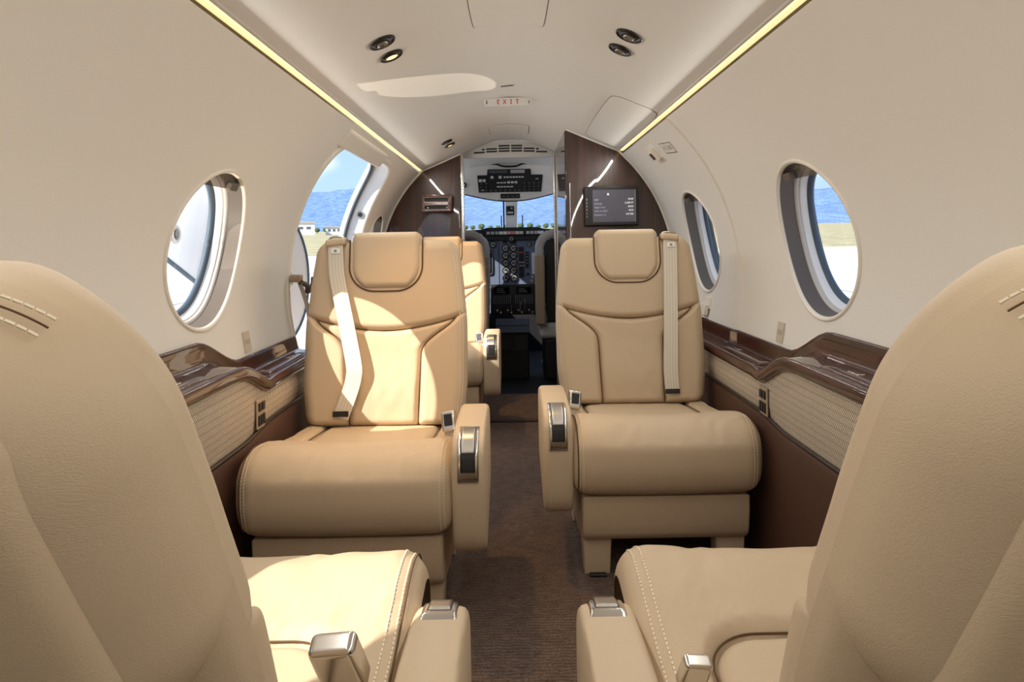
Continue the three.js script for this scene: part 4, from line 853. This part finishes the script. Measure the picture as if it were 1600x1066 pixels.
{
  const g = thing('radio_console', 'black centre console with two keypads and small bright knobs', 'console', [0, 0, -5.28]);
  mesh('front', extrude([[-0.175, 0.44], [0.175, 0.44], [0.178, 0.675], [-0.17, 0.675]], 0.03, 0.006).translate(0, 0, -0.03), ckBlack, g);
  const key = S({ name: 'key_grey', color: 0x8f9399, roughness: 0.6 });
  for (const cx of [-0.084, 0.084]) {
    const sc = mesh('unit_screen', rbox(0.12, 0.055, 0.006, 0.004, cx, 0.628, 0.003), S({ color: 0x26292c, roughness: 0.2 }), g);
    for (let i = 0; i < 3; i++) mesh('text_row', box(0.05 + 0.012 * i, 0.004, 0.001, cx - 0.015 + 0.004 * i, 0.642 - i * 0.013, 0.0065), S({ color: 0x7d8587, roughness: 0.5 }), sc);
    const ks = []; for (let r = 0; r < 5; r++) for (let i = 0; i < 9; i++) ks.push(box(0.0065, 0.006, 0.006, cx - 0.064 + i * 0.016, 0.585 - r * 0.0135, 0.004));
    const kk = mesh('keypad', merge(ks), key, g); kk.userData.kind = 'stuff';
  }
  for (let i = 0; i < 12; i++) mesh('knob', cyl(0.007, 0.008, 0.016, -0.15 + i * 0.0273, 0.492 - 0.016 * (i % 3), 0.006, Math.PI / 2), i % 3 ? steel : ckBlack, g);
  for (const [x, h] of [[-0.015, 0.07], [0.055, 0.09], [0.09, 0.11]]) mesh('lever', tube([[x, 0.45, 0], [x, 0.45 + h * 0.6, 0.03], [x + 0.003, 0.45 + h, 0.035]], 0.004, 12, 6), steel, g);
  const b = thing('pedestal_box', 'slate blue pedestal lid at the end of the aisle', 'pedestal', [-0.006, 0, -5.02]);
  mesh('lid', rbox(0.245, 0.012, 0.20, 0.005, 0, 0.398, -0.03, 0), P({ name: 'slate_blue', color: 0x36465c, roughness: 0.4 }), b).rotation.x = 0.0;
  mesh('face', at(rbox(0.245, 0.105, 0.012, 0.004), 0, 0.394, 0.06, -0.35), P({ name: 'slate_blue_face', color: 0x3a4c66, roughness: 0.5 }), b);
  mesh('body', rbox(0.235, 0.34, 0.18, 0.008, 0, 0.17, -0.04), ckBlack, b);
  for (const x of [-0.06, 0.06]) mesh('vent_door', rbox(0.1, 0.11, 0.012, 0.004, x, 0.265, 0.052), S({ color: 0x1c1a18, roughness: 0.6 }), b);
}
// pilot seats with sheepskin covers
{
  const fleece = S({ name: 'sheepskin', color: 0xe4e2dd, roughness: 1, bumpMap: rep(grainTex, 5), bumpScale: 0.006 });
  const pilotTan = P({ name: 'pilot_back', color: 0x9c8b72, roughness: 0.6 });
  for (const e of [-1, 1]) {
    const g = thing('pilot_seat', e < 0 ? 'left pilot seat with white sheepskin cover' : 'right pilot seat with white sheepskin cover and beige back pad', 'seat', [e * 0.40, 0, -4.92]);
    const pts = [[-0.19, 0.40, 0.02], [-0.2, 0.6, 0], [-0.205, 0.85, 0], [-0.19, 1.0, 0], [-0.13, 1.052, 0], [0, 1.058, 0], [0.13, 1.052, 0], [0.19, 1.0, 0], [0.205, 0.85, 0], [0.2, 0.6, 0], [0.19, 0.40, 0.02]].map((p) => V(...p));
    const tg = tube(pts, 0.034, 140, 18), p = tg.attributes.position, nn = tg.attributes.normal;
    for (let i = 0; i < p.count; i++) { const k = 0.006 * noise3(p.getX(i) * 60, p.getY(i) * 60, p.getZ(i) * 60); p.setXYZ(i, p.getX(i) + nn.getX(i) * k, p.getY(i) + nn.getY(i) * k, p.getZ(i) + nn.getZ(i) * k); }
    tg.computeVertexNormals();
    mesh('sheepskin', tg, fleece, g);
    mesh('back', rbox(0.38, 0.6, 0.05, 0.02, 0, 0.72, -0.01), ckBlack, g);
    mesh('side_pad', rbox(e > 0 ? 0.07 : 0.045, 0.50, 0.06, 0.015, e * -0.205, 0.66, 0.045), pilotTan, g);
    mesh('cushion', rbox(0.42, 0.12, 0.44, 0.04, 0, 0.36, -0.2), fleece, g);
    mesh('base', rbox(0.36, 0.3, 0.36, 0.02, 0, 0.15, -0.18), ckBlack, g);
  }
}

// ───────────── outside: apron, field, hills, trees, buildings. The aircraft stands a little nose-down.
const groundY = (x, d) => -1.2 + 0.022 * d;
{
  const apronTex = data(512, (x, y) => { const k = wrapN(x, y, 20) * 10 + wrapN(y, x, 120) * 10; return [205 + k, 204 + k, 200 + k]; }, true);
  const apron = structure('ground_apron', 'pale concrete apron around the aircraft', 'apron');
  mesh('concrete', grid(20, 20, (s, t) => { const x = lerp(-45, 45, s), d = lerp(-60, 60, t); return [x, groundY(x, d), -d]; }, { uv: (p) => [p[0], p[2]] }), S({ name: 'concrete', map: rep(apronTex, 0.12), roughness: 0.95 }), apron);
  for (let i = 0; i < 9; i++) mesh('joint', grid(1, 1, (s, t) => { const x = -42 + i * 10.5 + 0.12 * s, d = lerp(-60, 60, t); return [x, groundY(x, d) + 0.006, -d]; }), S({ name: 'joint_dark', color: 0x8f8b83, roughness: 1 }), apron);
  const field = structure('ground_field', 'dry pale grass field beyond the apron', 'field');
  const grassTex = data(512, (x, y) => { const k = wrapN(x, y, 30), n = wrapN(y, x, 150); return [158 + 22 * k + 18 * n, 152 + 20 * k + 16 * n, 116 + 18 * k + 14 * n]; }, true);
  mesh('grass', grid(60, 60, (s, t) => { const x = lerp(-2600, 2600, s), d = lerp(-1600, 2600, t); return [x, groundY(x, d) - 0.15, -d]; }, { uv: (p) => [p[0], p[2]] }), S({ name: 'dry_grass', map: rep(grassTex, 0.01), roughness: 1 }), field);
  const hazedHillTex = data(512, (x, y) => { const k = wrapN(x, y, 24), n = wrapN(y, x, 110); return [98 + 16 * k + 18 * n, 128 + 14 * k + 18 * n, 166 + 8 * k + 14 * n]; }, true);  // distance haze is painted into the hills as blue colour
  const hazedHillMat = S({ name: 'hazed_forest_hill', map: rep(hazedHillTex, 0.0016), roughness: 1 });
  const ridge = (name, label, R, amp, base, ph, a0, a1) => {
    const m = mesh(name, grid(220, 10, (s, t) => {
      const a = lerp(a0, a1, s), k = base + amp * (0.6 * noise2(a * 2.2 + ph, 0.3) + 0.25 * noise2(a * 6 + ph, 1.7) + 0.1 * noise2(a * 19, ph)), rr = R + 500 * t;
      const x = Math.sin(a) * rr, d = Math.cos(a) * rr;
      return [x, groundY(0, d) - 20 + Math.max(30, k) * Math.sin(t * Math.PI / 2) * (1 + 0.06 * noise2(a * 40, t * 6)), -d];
    }, { uv: (p) => [p[0] + p[2] * 0.3, p[1] * 3] }), hazedHillMat);
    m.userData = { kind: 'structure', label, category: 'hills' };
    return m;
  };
  ridge('hill_near', 'nearer wooded hill ridge beyond the field, blue with painted-in haze', 1700, 42, 72, 4.2, -1.5, 1.5);
  ridge('hill_far', 'farther mountain ridge on the horizon, pale blue with painted-in haze', 2300, 60, 165, 9.1, -1.6, 1.6);
}
{
  const leaf = S({ name: 'tree_foliage', color: 0x4b6044, roughness: 1 }), bark = S({ name: 'bark', color: 0x5a4a3c, roughness: 1 });
  const crown = new THREE.IcosahedronGeometry(1, 3), p = crown.attributes.position;
  for (let i = 0; i < p.count; i++) { const k = 1 + 0.28 * noise3(p.getX(i) * 2.4, p.getY(i) * 2.4, p.getZ(i) * 2.4); p.setXYZ(i, p.getX(i) * k, p.getY(i) * k * 0.8, p.getZ(i) * k); }
  crown.computeVertexNormals();
  const trunk = new THREE.CylinderGeometry(0.08, 0.12, 1.2, 8);
  for (let i = 0; i < 60; i++) {
    const a = -0.36 + i * 0.0117 + (rnd() - 0.5) * 0.003, R = 640 + 40 * rnd(), x = Math.sin(a) * R, d = Math.cos(a) * R, s = 2.6 + 1.2 * rnd();
    const g = thing('field_tree', 'small round green tree at the foot of the hills', 'tree', [x, groundY(x, d) - 0.15, -d], rnd() * 6, 'trees along the far edge of the field');
    const c = mesh('crown', crown, leaf, g); c.scale.setScalar(s * 0.8); c.position.y = s * 1.05;
    const t = mesh('trunk', trunk, bark, g); t.scale.set(s, s * 0.7, s); t.position.y = s * 0.42;
  }
  for (const [a, R, w, h, l] of [[-0.30, 380, 14, 6.5, 'white airport building far off through the doorway'], [-0.255, 390, 9, 4, 'low pale hangar far off through the doorway']]) {
    const x = Math.sin(a) * R, d = Math.cos(a) * R;
    const g = thing('far_building', l, 'building', [x, groundY(x, d) - 0.15, -d], -a);
    mesh('walls', box(w, h, 8, 0, h / 2, 0), S({ color: 0xe6e2da, roughness: 0.9 }), g);
    mesh('roof', box(w + 1, 0.6, 9, 0, h + 0.3, 0), S({ color: 0xb9b2a8, roughness: 0.9 }), g);
    for (let i = 0; i < 3; i++) mesh('window', box(w * 0.16, 1.3, 0.1, (i - 1) * w * 0.28, h * 0.6, 4.02), S({ color: 0x5d6872, roughness: 0.3 }), g);
  }
}

// added spot lamp over an added puddle stands for sun reflected onto the ceiling
{
  const d = -0.39, x = -3.07, y = groundY(x, d) + 0.012;
  const g = thing('added_puddle', 'added shallow puddle on the apron below the glint lamp', 'puddle', [x, y, -d]);
  const o = []; for (let i = 0; i < 40; i++) { const a = i / 40 * 2 * Math.PI, r = 0.55 + 0.16 * noise2(Math.cos(a) + 5, Math.sin(a)); o.push([r * Math.cos(a), r * Math.sin(a)]); }
  mesh('water', at(extrude(o, 0.006, 0), 0, 0, 0, -Math.PI / 2), P({ name: 'puddle_water', color: 0x8a8c8a, roughness: 0.02, clearcoat: 1 }), g);
  const l = new THREE.SpotLight(0xfff3e0, 60, 0, 0.085, 0.1);
  l.name = 'sun_glint_lamp'; l.position.set(x, y + 0.03, -d); l.target.position.set(-0.87, 1.0, -1.92); l.castShadow = true; l.shadow.radius = 0.5;
  scene.add(l, l.target);
}

renderer.render(scene, camera);
